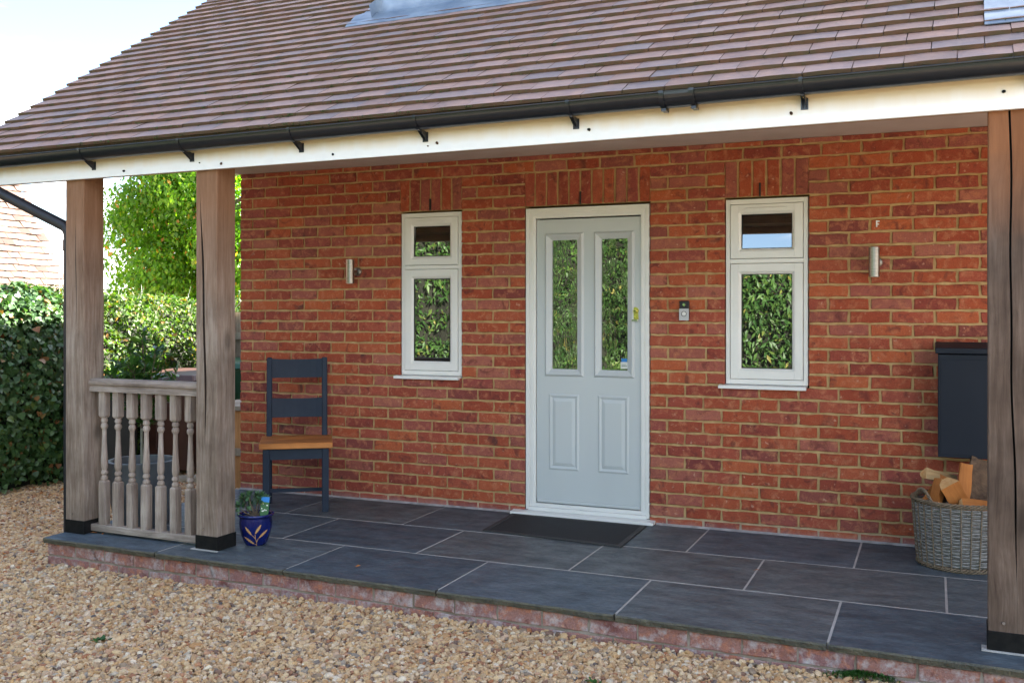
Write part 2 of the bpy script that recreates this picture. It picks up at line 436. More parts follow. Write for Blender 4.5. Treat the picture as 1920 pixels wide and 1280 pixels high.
M['weed_leaf'] = leaf_mat('weed_leaf', [(0.0, (0.03, 0.10, 0.02)), (1.0, (0.05, 0.15, 0.03))], 0.5, 0.2)


def pebble_mat():
    m, nt, b = new_mat('gravel_stone')
    r = nd(nt, 'ShaderNodeAttribute', attribute_name='tone', attribute_type='INSTANCER').outputs['Fac']
    c = ramp(nt, r, [(0.0, (0.50, 0.37, 0.22)), (0.16, (0.62, 0.50, 0.34)), (0.3, (0.40, 0.24, 0.12)), (0.42, (0.66, 0.57, 0.44)), (0.56, (0.34, 0.25, 0.17)), (0.68, (0.56, 0.38, 0.20)), (0.78, (0.19, 0.17, 0.16)), (0.86, (0.70, 0.66, 0.58)), (0.94, (0.38, 0.17, 0.08)), (1.0, (0.10, 0.10, 0.11))])
    v = pos(nt)
    c = mixc(nt, 0.6, c, ramp(nt, noise(nt, v, 160, 3), [(0.3, (0.7, 0.68, 0.66)), (0.7, (1.2, 1.2, 1.18))]), 'MULTIPLY')
    c = mixc(nt, 1.0, c, (1.07, 0.945, 0.80), 'MULTIPLY')
    nt.links.new(c, b.inputs['Base Color'])
    b.inputs['Roughness'].default_value = 0.75
    return m


M['pebble'] = pebble_mat()


def gravel_ground():
    m, nt, b = new_mat('gravel_bed')
    v = pos(nt)
    vo = nd(nt, 'ShaderNodeTexVoronoi', {'Vector': v, 'Scale': 75.0})
    h = nd(nt, 'ShaderNodeSeparateColor', {0: vo.outputs['Color']}).outputs[0]
    c = ramp(nt, h, [(0.0, (0.46, 0.34, 0.21)), (0.3, (0.36, 0.23, 0.13)), (0.55, (0.56, 0.46, 0.33)), (0.8, (0.30, 0.23, 0.17)), (1.0, (0.62, 0.55, 0.45))])
    c = mixc(nt, mth(nt, 'MULTIPLY', rangev(nt, vo.outputs['Distance'], 0.25, 0.7, 0, 1), 0.6), c, (0.10, 0.07, 0.045))
    nt.links.new(c, b.inputs['Base Color'])
    b.inputs['Roughness'].default_value = 0.9
    bump(nt, b, mth(nt, 'SUBTRACT', 1.0, vo.outputs['Distance']), 0.8, 0.012)
    return m


M['ground'] = gravel_ground()

# ------------------------------------------------------------------ building helpers
OFF = {}


def tag(o, label=None, cat=None, group=None, kind=None):
    for k, v in (('label', label), ('category', cat), ('group', group), ('kind', kind)):
        if v:
            o[k] = v
    return o


def thing(name, label, cat, loc=(0, 0, 0), rotz=0.0, group=None):
    o = bpy.data.objects.new(name, None)
    o.empty_display_size = 0.1
    COL.objects.link(o)
    o.location = loc
    o.rotation_euler = (0, 0, rotz)
    OFF[o] = Vector((0, 0, 0))
    return tag(o, label, cat, group)


class MB:
    def __init__(s):
        s.v, s.f, s.m = [], [], []

    def add(s, vs, fs, mi=0):
        b = len(s.v)
        s.v += [tuple(p) for p in vs]
        s.f += [tuple(i + b for i in f) for f in fs]
        s.m += [mi] * len(fs)
        return s

    def box(s, lo, hi, mi=0, mat=None):
        x0, y0, z0 = lo
        x1, y1, z1 = hi
        vs = [Vector(p) for p in ((x0, y0, z0), (x1, y0, z0), (x1, y1, z0), (x0, y1, z0), (x0, y0, z1), (x1, y0, z1), (x1, y1, z1), (x0, y1, z1))]
        if mat is not None:
            vs = [mat @ p for p in vs]
        return s.add(vs, [(0, 3, 2, 1), (4, 5, 6, 7), (0, 1, 5, 4), (1, 2, 6, 5), (2, 3, 7, 6), (3, 0, 4, 7)], mi)

    def lathe(s, prof, seg=24, c=(0, 0, 0), mi=0, axis='z', cap=True):
        n = len(prof)
        vs = []
        for i in range(seg):
            a = 2 * math.pi * i / seg
            for r, z in prof:
                p = (r * math.cos(a), r * math.sin(a), z)
                if axis == 'y':
                    p = (p[0], p[2], p[1])
                elif axis == 'x':
                    p = (p[2], p[0], p[1])
                vs.append((p[0] + c[0], p[1] + c[1], p[2] + c[2]))
        fs = []
        for i in range(seg):
            j = (i + 1) % seg
            for k in range(n - 1):
                q = (i * n + k, j * n + k, j * n + k + 1, i * n + k + 1)
                fs.append(q if axis != 'y' else q[::-1])
        if cap:
            fs.append(tuple(i * n for i in range(seg))[::-1])
            fs.append(tuple(i * n + n - 1 for i in range(seg)))
        return s.add(vs, fs, mi)

    def tube(s, pts, r, seg=8, mi=0, cap=True):
        pts = [Vector(p) for p in pts]
        rs = r if isinstance(r, (list, tuple)) else [r] * len(pts)
        vs, fs = [], []
        ref = None
        for i, p in enumerate(pts):
            t = (pts[min(i + 1, len(pts) - 1)] - pts[max(i - 1, 0)]).normalized()
            if ref is None:
                ref = t.orthogonal().normalized()
            ref = (ref - t * ref.dot(t)).normalized()
            bi = t.cross(ref)
            for k in range(seg):
                a = 2 * math.pi * k / seg
                vs.append(p + (ref * math.cos(a) + bi * math.sin(a)) * rs[i])
        for i in range(len(pts) - 1):
            for k in range(seg):
                l = (k + 1) % seg
                fs.append((i * seg + k, i * seg + l, (i + 1) * seg + l, (i + 1) * seg + k))
        if cap:
            fs.append(tuple(range(seg))[::-1])
            fs.append(tuple((len(pts) - 1) * seg + k for k in range(seg)))
        return s.add(vs, fs, mi)

    def prism(s, poly, d, mi=0, mat=None):
        """poly: list of 3D points (planar, counter-clockwise seen from outside), d: extrusion vector (away from outside)."""
        n = len(poly)
        a = [Vector(p) for p in poly]
        b = [p + Vector(d) for p in a]
        if mat is not None:
            a = [mat @ p for p in a]
            b = [mat @ p for p in b]
        fs = [tuple(range(n)), tuple(range(2 * n - 1, n - 1, -1))]
        for i in range(n):
            j = (i + 1) % n
            fs.append((i, i + n, j + n, j))
        return s.add(a + b, fs, mi)

    def mesh(s, name, mats, smooth=False, center=True):
        vs = [Vector(p) for p in s.v]
        c = Vector((0, 0, 0))
        if center and vs:
            lo = Vector([min(p[i] for p in vs) for i in range(3)])
            hi = Vector([max(p[i] for p in vs) for i in range(3)])
            c = (lo + hi) / 2
        me = bpy.data.meshes.new(name)
        me.from_pydata([p - c for p in vs], [], s.f)
        for m in (mats if isinstance(mats, (list, tuple)) else [mats]):
            me.materials.append(M[m] if isinstance(m, str) else m)
        me.polygons.foreach_set('material_index', s.m)
        if smooth:
            me.polygons.foreach_set('use_smooth', [True] * len(s.f))
            try:
                me.set_sharp_from_angle(angle=R(38))
            except Exception:
                pass
        me.update()
        return me, c

    def build(s, name, mats, parent=None, smooth=False, bevel=0.0, kind=None, label=None):
        me, c = s.mesh(name, mats, smooth)
        o = bpy.data.objects.new(name, me)
        COL.objects.link(o)
        if parent is not None:
            o.parent = parent
            o.location = c - OFF[parent]
        else:
            o.location = c
        OFF[o] = c
        if bevel:
            bm = bmesh.new()
            bm.from_mesh(me)
            es = [e for e in bm.edges if len(e.link_faces) == 2 and e.calc_face_angle(0) > R(30)]
            bmesh.ops.bevel(bm, geom=es, offset=bevel, segments=1, affect='EDGES', profile=0.5, clamp_overlap=True)
            bm.to_mesh(me)
            bm.free()
        if kind:
            o['kind'] = kind
        if label:
            o['label'] = label
        return o


def inst(name, me, parent, loc, scale=(1, 1, 1), rot=None):
    o = bpy.data.objects.new(name, me)
    COL.objects.link(o)
    o.parent = parent
    o.location = Vector(loc) - OFF[parent]
    o.scale = scale
    if rot is not None:
        o.rotation_euler = rot
    return o


def np_mesh(name, verts, faces, mats, mi=None, smooth=False):
    """verts (n,3), faces (m,k) of one polygon size."""
    me = bpy.data.meshes.new(name)
    n, (m, k) = len(verts), faces.shape
    me.vertices.add(n)
    me.vertices.foreach_set('co', np.ascontiguousarray(verts, dtype=np.float32).ravel())
    me.loops.add(m * k)
    me.loops.foreach_set('vertex_index', np.ascontiguousarray(faces, dtype=np.int32).ravel())
    me.polygons.add(m)
    me.polygons.foreach_set('loop_start', np.arange(0, m * k, k, dtype=np.int32))
    try:
        me.polygons.foreach_set('loop_total', np.full(m, k, dtype=np.int32))
    except Exception:
        pass
    for q in mats:
        me.materials.append(M[q])
    if mi is not None:
        me.polygons.foreach_set('material_index', mi)
    if smooth:
        me.polygons.foreach_set('use_smooth', np.ones(m, dtype=bool))
    me.update(calc_edges=True)
    me.validate()
    return me


def np_obj(name, verts, faces, mats, parent=None, kind=None, **kw):
    verts = np.asarray(verts, dtype=float)
    c = (verts.min(0) + verts.max(0)) / 2
    me = np_mesh(name, verts - c, faces, mats, **kw)
    o = bpy.data.objects.new(name, me)
    COL.objects.link(o)
    c = Vector(c)
    if parent is not None:
        o.parent = parent
        o.location = c - OFF[parent]
    else:
        o.location = c
    OFF[o] = c
    if kind:
        o['kind'] = kind
    return o


LEAF = {
    'lance': (np.array([(0, 0, 0), (-.17, .42, .05), (.17, .42, .05), (0, .45, 0), (0, 1, -.10)]), np.array([(0, 3, 1), (0, 2, 3), (1, 3, 4), (3, 2, 4)])),
    'oval': (np.array([(0, 0, 0), (-.28, .5, .06), (.28, .5, .06), (0, .5, 0), (0, 1, -.12)]), np.array([(0, 3, 1), (0, 2, 3), (1, 3, 4), (3, 2, 4)])),
    'ivy': (np.array([(0, 0.05, 0), (-.5, .12, .03), (.5, .12, .03), (-.42, .5, .07), (.42, .5, .07), (0, .45, -.02), (0, 1, -.08)]), np.array([(0, 5, 1), (1, 5, 3), (0, 2, 5), (2, 4, 5), (3, 5, 6), (5, 4, 6)])),
}


def leaves(name, P, N, size, mat, parent, kind='stuff', shape='oval', droop=0.5, spread=0.7, jit=0.35, label=None):
    P = np.asarray(P)
    N = np.asarray(N)
    n = len(P)
    tv, tf = LEAF[shape]
    nn = N + rng.normal(0, spread, (n, 3))
    nn /= np.linalg.norm(nn, axis=1)[:, None] + 1e-9
    d = rng.normal(0, 1, (n, 3)) + np.array([0, 0, -droop * 2])
    d -= nn * (d * nn).sum(1)[:, None]
    d /= np.linalg.norm(d, axis=1)[:, None] + 1e-9
    s = np.cross(d, nn)
    sz = size * np.exp(np.clip(rng.normal(0, jit, n), -.8, .5))
    V = (P[:, None, :] + sz[:, None, None] * (tv[None, :, 0:1] * s[:, None, :] + tv[None, :, 1:2] * d[:, None, :] + tv[None, :, 2:3] * nn[:, None, :]))
    F = (tf[None] + (np.arange(n) * len(tv))[:, None, None]).reshape(-1, 3)
    o = np_obj(name, V.reshape(-1, 3), F, [mat], parent, kind)
    if label:
        o['label'] = label
    return o


def in_view(p, mx=60):
    d = Vector(p) - CAM
    dep = -math.sin(YAW) * d.x + math.cos(YAW) * d.y
    if dep < 0.2:
        return None
    r = math.cos(YAW) * d.x + math.sin(YAW) * d.y
    u = 960 + 1871.74 * r / dep
    v = 581.83 - 1871.74 * d.z / dep
    if -mx < u < 1920 + mx and -mx < v < 1280 + mx:
        return u, v, dep
    return None


# ------------------------------------------------------------------ ground
def gz(x, y):
    """height of the gravel surface"""
    k = max(0.0, min(1.0, (x + 1.0) / 5.0))
    f = 1.0 - max(0.0, min(1.0, (-3.5 - y) / 3.0))
    return -0.172 + 0.040 * k * f + 0.008 * mnoise.noise(Vector((x * 1.1, y * 1.1, 3.0)))


xs = [-120, -40, -15, -8, -5, -4] + list(np.arange(-3.2, 6.81, 0.2)) + [8, 12, 25, 60, 120]
ys = [-120, -40, -20, -12, -9, -7] + list(np.arange(-6.0, 3.01, 0.2)) + [5, 8, 15, 40, 150]
gv = []
for y in ys:
    for x in xs:
        near = -3.2 <= x <= 6.8 and -6 <= y <= 3
        gv.append((x, y, (gz(x, y) if near else -0.172) - 0.012))
nx = len(xs)
gf = [(j * nx + i, j * nx + i + 1, (j + 1) * nx + i + 1, (j + 1) * nx + i) for j in range(len(ys) - 1) for i in range(nx - 1)]
ground = np_obj('ground', gv, np.array(gf), ['ground'])
tag(ground, kind='structure')

# ------------------------------------------------------------------ house: wall of brickwork
house = thing('house', 'red brick house front with tiled porch roof, pale grey door and two white windows', 'house')
ZS = 2.335                                   # soffit level


def zj(k):
    return 0.05 + (30 - k) * 0.075


W1, DR, W2 = (1.355, 1.825), (2.285, 3.123), (3.588, 4.075)
XE = 8.4
g = 0.004
xc = [0.004, W1[0] - g, W1[1] + g, DR[0] - g, DR[1] + g, W2[0] - g, W2[1] + g, XE]
zc = [-0.3, 0.0, 0.868, 2.004, ZS]


def is_open(i, j):
    return (i in (1, 5) and j == 2) or (i == 3 and j in (1, 2))


wb = MB()
YM, YB = 0.0085, 0.11
for i in range(7):
    for j in range(4):
        if is_open(i, j):
            x0, x1, z0, z1 = xc[i], xc[i + 1], zc[j], zc[j + 1]
            wb.add([(x0, YM, z0), (x0, YB, z0), (x0, YB, z1), (x0, YM, z1)], [(0, 1, 2, 3)])
            wb.add([(x1, YM, z0), (x1, YB, z0), (x1, YB, z1), (x1, YM, z1)], [(3, 2, 1, 0)])
            if not is_open(i, j + 1):
                wb.add([(x0, YM, z1), (x1, YM, z1), (x1, YB, z1), (x0, YB, z1)], [(0, 3, 2, 1)])
            if not is_open(i, j - 1):
                wb.add([(x0, YM, z0), (x1, YM, z0), (x1, YB, z0), (x0, YB, z0)], [(0, 1, 2, 3)])
        else:
            x0, x1, z0, z1 = xc[i], xc[i + 1], zc[j], zc[j + 1]
            wb.add([(x0, YM, z0), (x1, YM, z0), (x1, YM, z1), (x0, YM, z1)], [(0, 1, 2, 3)])
wall = wb.build('wall', 'mortar', house)


def brick_mesh(w, h, seed, depth=0.055, j=0.0030):
    """an uneven brick, face towards -Y at y=0, centred in x and z"""
    rr = random.Random(seed)
    a, b = w / 2, h / 2
    loop = [(-a, -b), (-a * .5, -b), (0, -b), (a * .5, -b), (a, -b), (a, 0), (a, b), (a * .5, b), (0, b), (-a * .5, b), (-a, b), (-a, 0)]
    e = [(x + rr.uniform(-j, j), z + rr.uniform(-j, j)) for x, z in loop]
    cx = rr.uniform(0.0025, 0.0045)
    vs = [(x, depth, z) for x, z in loop]
    vs += [(x, 0.003 + rr.uniform(0, .001), z) for x, z in e]
    vs += [(x * (1 - cx / a), rr.uniform(-.0008, .0008), z * (1 - cx / b)) for x, z in e]
    n = 12
    fs = []
    for i in range(n):
        k = (i + 1) % n
        fs.append((i + n, i, k, k + n)[::-1])
        fs.append((i + 2 * n, i + n, k + n, k + 2 * n)[::-1])
    t = 2 * n
    fs += [(t + 0, t + 1, t + 9, t + 10, t + 11), (t + 1, t + 2, t + 8, t + 9), (t + 2, t + 3, t + 7, t + 8), (t + 3, t + 4, t + 5, t + 6, t + 7)]
    fs.append(tuple(range(n))[::-1])
    return MB().add(vs, fs)


NV = 10
bricks = {}
for kind_, (w_, h_) in {'full': (0.2110, 0.0620), 'half': (0.0990, 0.0620), 'stand': (0.0620, 0.2110)}.items():
    bricks[kind_] = []
    for q in range(NV):
        mb = brick_mesh(w_, h_, hash((kind_, q)) % 9999 if False else (q + {'full': 0, 'half': 50, 'stand': 90}[kind_]))
        me, _ = mb.mesh('brick', 'brick', center=False)
        bricks[kind_].append((mb, me, w_, h_))


def course(x0, x1, half_first):
    L = x1 - x0
    u = 0.225
    n2 = round(L / u * 2)
    pat = []
    rem = n2
    if half_first:
        pat.append(1)
        rem -= 1
    while rem >= 2:
        pat.append(2)
        rem -= 2
    if rem:
        pat.append(1)
    sc = (L + 0.010) / (sum(pat) * u / 2)
    out = []
    x = x0
    for p in pat:
        w = p * u / 2 * sc - 0.010
        out.append((x, x + w))
        x += w + 0.010
    return out


spec = []                                   # (kind, xcentre, zcentre, width scale, height scale)
for k in range(-1, 31):
    z0, z1 = zj(k + 1) + .0068, zj(k) - .0068
    if k == -1:
        z1 = ZS - 0.002
    if k == 30:
        z0 = -0.02
    odd = k % 2 == 1
    if k <= 0:
        segs = [(0, XE)]
    elif k <= 18:
        segs = [(0, W1[0]), (W1[1], DR[0]), (DR[1], W2[0]), (W2[1], XE)]
    else:
        segs = [(0, DR[0]), (DR[1], XE)]
    for s0, s1 in segs:
        for a, b in course(s0, s1, not odd):
            w = b - a - .0036
            kd = 'full' if w > 0.15 else 'half'
            spec.append((kd, (a + b) / 2, (z0 + z1) / 2, w / bricks[kd][0][2], (z1 - z0) / 0.0620))
for (a, b), n in ((W1, 6), (DR, 11), (W2, 6)):
    p = (b - a + 0.010) / n
    for i in range(n):
        spec.append(('stand', a + (i + .5) * p - .005, (zj(1) + zj(4)) / 2, (p - .0128) / 0.0620, 1.0))
sized = []
for s_ in spec:
    v = in_view((s_[1], 0, s_[2]), -4)
    ar = 0
    if v and s_[1] < 5.03:
        ar = bricks[s_[0]][0][2] * s_[3] * bricks[s_[0]][0][3] * s_[4] / v[2] ** 2
    sized.append(ar)
order = sorted(range(len(spec)), key=lambda i: -sized[i])
single = set(order[:300])
rest = MB()
rb = random.Random(3)
for i, (kd, x, z, sx, sz) in enumerate(spec):
    mb, me, w_, h_ = bricks[kd][rb.randrange(NV)]
    yy = rb.uniform(-0.0025, 0.0015)
    fl = rb.choice((1, -1))
    if i in single:
        inst('brick', me, wall, (x, yy, z), (sx, 1, sz), (0, 0 if fl > 0 else math.pi, 0))
    else:
        if fl > 0:
            vs = [(x + p[0] * sx, yy + p[1], z + p[2] * sz) for p in mb.v]
        else:
            vs = [(x - p[0] * sx, yy + p[1], z - p[2] * sz) for p in mb.v]
        rest.add(vs, mb.f)
rest.build('brick', 'brick', wall, kind='stuff')

# weep vents in the flat arches
for x in ((W1[0] + W1[1]) / 2 - 0.002, (DR[0] + DR[1]) / 2 - 0.035, (W2[0] + W2[1]) / 2 - 0.035):
    MB().box((x - 0.005, -0.004, 2.005), (x + 0.005, 0.02, 2.085)).build('weep_vent', 'seal', wall)

# remaining outer walls of the house
hb = MB()
HB = 2.15
hb.box((0.004, YB, -0.3), (0.104, HB, 2.33))
hb.box((0.104, HB - .1, -0.3), (XE, HB, 2.33))
hb.box((XE - .1, YB, -0.3), (XE, HB - .1, 2.33))
hb.prism([(0.006, 0.0, 2.335), (0.006, 0.74, 3.80), (0.006, 1.66, 2.335)][::-1], (0.1, 0, 0))
hb.build('side_wall', 'brick', house)
eb = MB()  # unseen block added behind the house to keep sun off the lower hedge
eb.box((0.006, HB + .001, -0.3), (XE, 3.45, 2.90))
eb.box((0.008, 1.40, 2.336), (XE, HB, 2.898))
eb.box((-0.03, 1.38, 2.901), (XE + .03, 3.50, 2.97))
eb.build('hedge_shade_block', 'brick', house)
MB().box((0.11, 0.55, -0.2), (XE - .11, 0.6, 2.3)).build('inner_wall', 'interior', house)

# ------------------------------------------------------------------ windows


def ring(mb, x0, x1, z0, z1, wl, wr, wb_, wt_, y0, y1, mi=0):
    """picture-frame of four butted members; y0 front"""
    mb.box((x0, y0, z0), (x0 + wl, y1, z1), mi)
    mb.box((x1 - wr, y0, z0), (x1, y1, z1), mi)
    mb.box((x0 + wl, y0, z0), (x1 - wr, y1, z0 + wb_), mi)
    mb.box((x0 + wl, y0, z1 - wt_), (x1 - wr, y1, z1), mi)


def mitre(mb, x0, x1, z0, z1, w, y0, y1, yi, mi=0):
    """sloping moulded ring: outer edge at y0, inner edge at yi"""
    o = [(x0, z0), (x1, z0), (x1, z1), (x0, z1)]
    i_ = [(x0 + w, z0 + w), (x1 - w, z0 + w), (x1 - w, z1 - w), (x0 + w, z1 - w)]
    vs = [(x, y0, z) for x, z in o] + [(x, yi, z) for x, z in i_] + [(x, y1, z) for x, z in o] + [(x, y1, z) for x, z in i_]
    fs = []
    for k in range(4):
        l = (k + 1) % 4
        fs += [(k, l, l + 4, k + 4), (k, k + 8, l + 8, l), (k + 4, l + 4, l + 12, k + 12)]
    mb.add(vs, fs, mi)


def window(x0, x1, label):
    a, b = x0 + 0.004, x1 - 0.004
    zb, zt, ztr = 0.884, 1.992, 1.621
    fm = MB()
    ring(fm, a, b, zb, zt, 0.026, 0.026, 0.030, 0.030, 0.014, 0.075)
    fm.box((a + 0.026, 0.016, ztr - 0.013), (b - 0.026, 0.073, ztr + 0.013))
    w = fm.build('window', 'upvc', house, bevel=0.002)
    w['label'] = label
    for lo, hi, top in ((zb + 0.030, ztr - 0.013, False), (ztr + 0.013, zt - 0.030, True)):
        s = MB()
        c = 0.003
        xa, xb = a + 0.026 + c, b - 0.026 - c
        wd = 0.062
        wz = 0.062 if not top else 0.058
        # casement: flat face then a chamfer down to the glass
        ring(s, xa, xb, lo + c, hi - c, wd - .014, wd - .014, wz - .014, wz - .014, 0.008, 0.06)
        mitre(s, xa + wd - .014, xb - wd + .014, lo + c + wz - .014, hi - c - wz + .014, 0.014, 0.011, 0.055, 0.022)
        sash = s.build('casement', 'upvc', w, bevel=0.0015)
        gx0, gx1, gz0, gz1 = xa + wd, xb - wd, lo + c + wz, hi - c - wz
        p = MB()
        t = 0.0 if not top else math.tan(R(3.0)) * (gz1 - gz0)
        p.add([(gx0, .030, gz0), (gx1, .030, gz0), (gx1, .030 + t, gz1), (gx0, .030 + t, gz1), (gx0, .036, gz0), (gx1, .036, gz0), (gx1, .036 + t, gz1), (gx0, .036 + t, gz1)],
              [(0, 1, 2, 3), (7, 6, 5, 4), (0, 4, 5, 1), (1, 5, 6, 2), (2, 6, 7, 3), (3, 7, 4, 0)])
        p.build('pane', 'glass', sash)
        gs = MB()
        ring(gs, gx0 - .001, gx1 + .001, gz0 - .001, gz1 + .001, .005, .005, .005, .005, .0245, .029)
        gs.build('gasket', 'seal', sash)
        if top:
            v = MB()
            vx0, vx1, vz = xa + 0.085, xb - 0.085, hi - c - 0.026
            v.box((vx0, 0.001, vz - .007), (vx1, 0.0075, vz + .007))
            v.box((vx0 + .012, -0.004, vz - .003), (vx1 - .012, 0.001, vz + .005))
            v.build('trickle_vent', 'upvc', sash, bevel=0.0015)
    sm = MB()
    sm.prism([(a - 0.038, 0.05, 0.884 - .001), (a - 0.038, -0.034, 0.877), (a - 0.038, -0.036, 0.858), (a - 0.038, 0.05, 0.862)][::-1], (b - a + 0.032, 0, 0))
    sm.build('sill', 'upvc', w, bevel=0.002)
    return w


window(W1[0], W1[1], 'narrow white window between the chair and the front door')
window(W2[0], W2[1], 'white window right of the front door, sky in its upper pane')

# ------------------------------------------------------------------ front door
dz0, dz1 = 0.030, 1.990
dl0, dl1 = 2.362, 3.060
lf = MB()
YL = 0.022
GL = [(2.455, 2.648), (2.790, 2.983)]
gz0_, gz1_ = 0.935, 1.792
# leaf with two glazed apertures (butted rails and stiles)
lf.box((dl0, YL, 0.078), (dl1, YL + .044, gz0_))
lf.box((dl0, YL, gz1_), (dl1, YL + .044, 1.914))
for a, b in ((dl0, GL[0][0]), (GL[0][1], GL[1][0]), (GL[1][1], dl1)):
    lf.box((a, YL, gz0_), (b, YL + .044, gz1_))
door = lf.build('front_door', 'door_paint', house)
fr = MB()
ring(fr, DR[0] + .004, DR[1] - .004, dz0, dz1, 0.068, 0.056, 0.001, 0.066, 0.012, 0.09)
ring(fr, DR[0] + .006, DR[1] - .006, dz0, dz1 - .002, 0.022, 0.018, 0.001, 0.022, 0.004, 0.0125)
ring(fr, DR[0] + .042, DR[1] - .034, dz0, dz1 - .034, 0.018, 0.016, 0.001, 0.018, 0.006, 0.0125)
fr.build('door_frame', 'upvc', door, bevel=0.0015)
for a, b in GL:
    mo = MB()
    mitre(mo, a - .038, b + .038, gz0_ - .036, gz1_ + .036, .014, YL - .0005, YL + .002, YL - .014)
    mitre(mo, a - .024, b + .024, gz0_ - .022, gz1_ + .022, .012, YL - .014, YL + .002, YL - .007)
    mitre(mo, a - .012, b + .012, gz0_ - .010, gz1_ + .010, .022, YL - .007, YL + .016, YL + .006)
    mo.build('glazing_moulding', 'door_paint', door)
    MB().box((a + .004, YL + .016, gz0_ + .004), (b - .004, YL + .022, gz1_ - .004)).build('pane', 'rippled_glass', door)
for a, b in ((2.445, 2.653), (2.779, 2.985)):
    pn = MB()
    z0, z1 = 0.294, 0.787
    mitre(pn, a, b, z0, z1, .012, YL - .0005, YL + .002, YL - .007)
    mitre(pn, a + .012, b - .012, z0 + .012, z1 - .012, .014, YL - .007, YL + .002, YL - .001)
    mitre(pn, a + .028, b - .028, z0 + .028, z1 - .028, .020, YL - .0012, YL + .002, YL - .008)
    pn.box((a + .048, YL - .008, z0 + .048), (b - .048, YL + .001, z1 - .048))
    pn.build('raised_panel', 'door_paint', door)
lk = MB()
lk.prism([(3.008 + .019 + .021 * math.cos(t), YL - .006, 1.326 + .021 * math.sin(t)) for t in np.linspace(-0.6, math.pi + 0.6, 14)] + [(3.008, YL - .006, 1.270), (3.047, YL - .006, 1.270)], (0, .006, 0))
lk.lathe([(0.010, 0), (0.010, .012)], 14, (3.027, YL - .018, 1.322), axis='y')
lk.build('lock_plate', 'brass', door, bevel=0.001)
kh = MB()
kh.box((3.0255, YL - .0195, 1.305), (3.0285, YL - .018, 1.322))
kh.lathe([(0.0045, 0), (0.0045, .002)], 10, (3.027, YL - .0195, 1.3225), axis='y')
kh.build('keyhole', 'seal', door)
MB().box((3.008, YL - .028, 1.258), (3.050, YL, 1.269)).build('door_pull', 'chrome', door, bevel=0.002)
st = MB()
st.box((2.925, YL + .0135, 0.958), (2.972, YL + .0155, 1.000), 0)
st.box((2.930, YL + .0135, 1.0005), (2.967, YL + .0155, 1.022), 1)
st.box((2.931, YL + .0125, 0.972), (2.966, YL + .0135, 0.976), 2)
st.box((2.931, YL + .0125, 0.983), (2.960, YL + .0135, 0.986), 2)
st.build('window_sticker', ['white_print', 'tag_blue', 'green_print'], door)
th = MB()
th.box((DR[0] + .026, -0.006, 0.026), (DR[1] - .02, 0.05, 0.050))
th.box((DR[0] + .028, 0.008, 0.0505), (DR[1] - .022, 0.05, 0.074))
th.prism([(2.205, 0.01, 0.026), (2.205, -0.062, 0.020), (2.205, -0.064, 0.003), (2.205, 0.01, 0.003)][::-1], (0.955, 0, 0))
th.build('threshold', 'upvc', door, bevel=0.002)
MB().box((dl0 + .004, YL - .010, 0.080), (dl1 - .004, YL + .0, 0.102)).build('weather_bar', 'door_paint', door, bevel=0.003)

# ------------------------------------------------------------------ porch front line (runs 1.7 degrees off the wall)
SK = 0.03


def sk(u, v, z=0.0):
    return Vector((u * math.cos(SK) + v * math.sin(SK), -u * math.sin(SK) + v * math.cos(SK), z))


MSK = Matrix.Rotation(-SK, 4, 'Z')


def usk(x, v):
    """local u for a world x at local depth v"""
    return (x - v * math.sin(SK)) / math.cos(SK)


def post(xc_, label, crack=None, seed=1, wood='oak_post'):
    """square oak post, 150 mm, slightly waney, with an open drying crack in its front face"""
    rr = random.Random(seed)
    u0 = usk(xc_, -1.51)
    a, d = 0.075, 0.076
    ch = 0.004
    zs = [0.003] + list(np.linspace(0.1, 2.0, 26)) + [2.1475]
    mb = MB()
    loops = []
    for z in zs:
        wob = [0.0016 * mnoise.noise(Vector((seed * 7.1, z * 2.2, q * 3.3))) for q in range(4)]
        al, ar, fr_, bk = -a + wob[0], a + wob[1], -d + wob[2], d + wob[3]
        if crack:
            cu, cw, cdp = crack(z)
        else:
            cu, cw, cdp = 0.0, 0.0, 0.0
        L = [(al + ch, fr_), (cu - cw / 2 - .0003, fr_), (cu, fr_ + cdp + .0002), (cu + cw / 2 + .0003, fr_), (ar - ch, fr_), (ar, fr_ + ch), (ar, bk - ch), (ar - ch, bk), (al + ch, bk), (al, bk - ch), (al, fr_ + ch)]
        loops.append([sk(u0 + p, -1.51 + q, z) for p, q in L])
    n = 11
    vs = [p for l in loops for p in l]
    fs = []
    for i in range(len(zs) - 1):
        for k in range(n):
            l = (k + 1) % n
            fs.append((i * n + k, i * n + l, (i + 1) * n + l, (i + 1) * n + k))
    fs.append(tuple(range(n))[::-1])
    fs.append(tuple((len(zs) - 1) * n + k for k in range(n)))
    mb.add(vs, fs)
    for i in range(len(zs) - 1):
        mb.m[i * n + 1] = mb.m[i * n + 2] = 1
    o = mb.build('porch_post', [wood, 'crack_shade'], house, label=label)
    sh = MB()
    e = 0.003
    sh.box((u0 - a - e, -1.51 - d - e, 0.002), (u0 + a + e, -1.51 + d + e, 0.080), 0, MSK)
    sh.build('post_shoe', 'bitumen', o, bevel=0.002)
    bo = MB()
    bo.lathe([(0.007, 0.0), (0.006, -0.006)], 10, tuple(sk(u0 - 0.02, -1.51 - d - .001, 0.115)), axis='y')
    bo.build('bolt_head', 'chrome', o)
    return o


def crack_mid(z):
    k = max(0.0, min(1, (z - 0.55) / 0.35)) * max(0.0, min(1, (1.95 - z) / 0.3))
    return (-0.030 + 0.022 * math.sin(z * 1.7 + 0.3) + 0.003 * math.sin(z * 9), 0.014 * k, 0.05 * k)


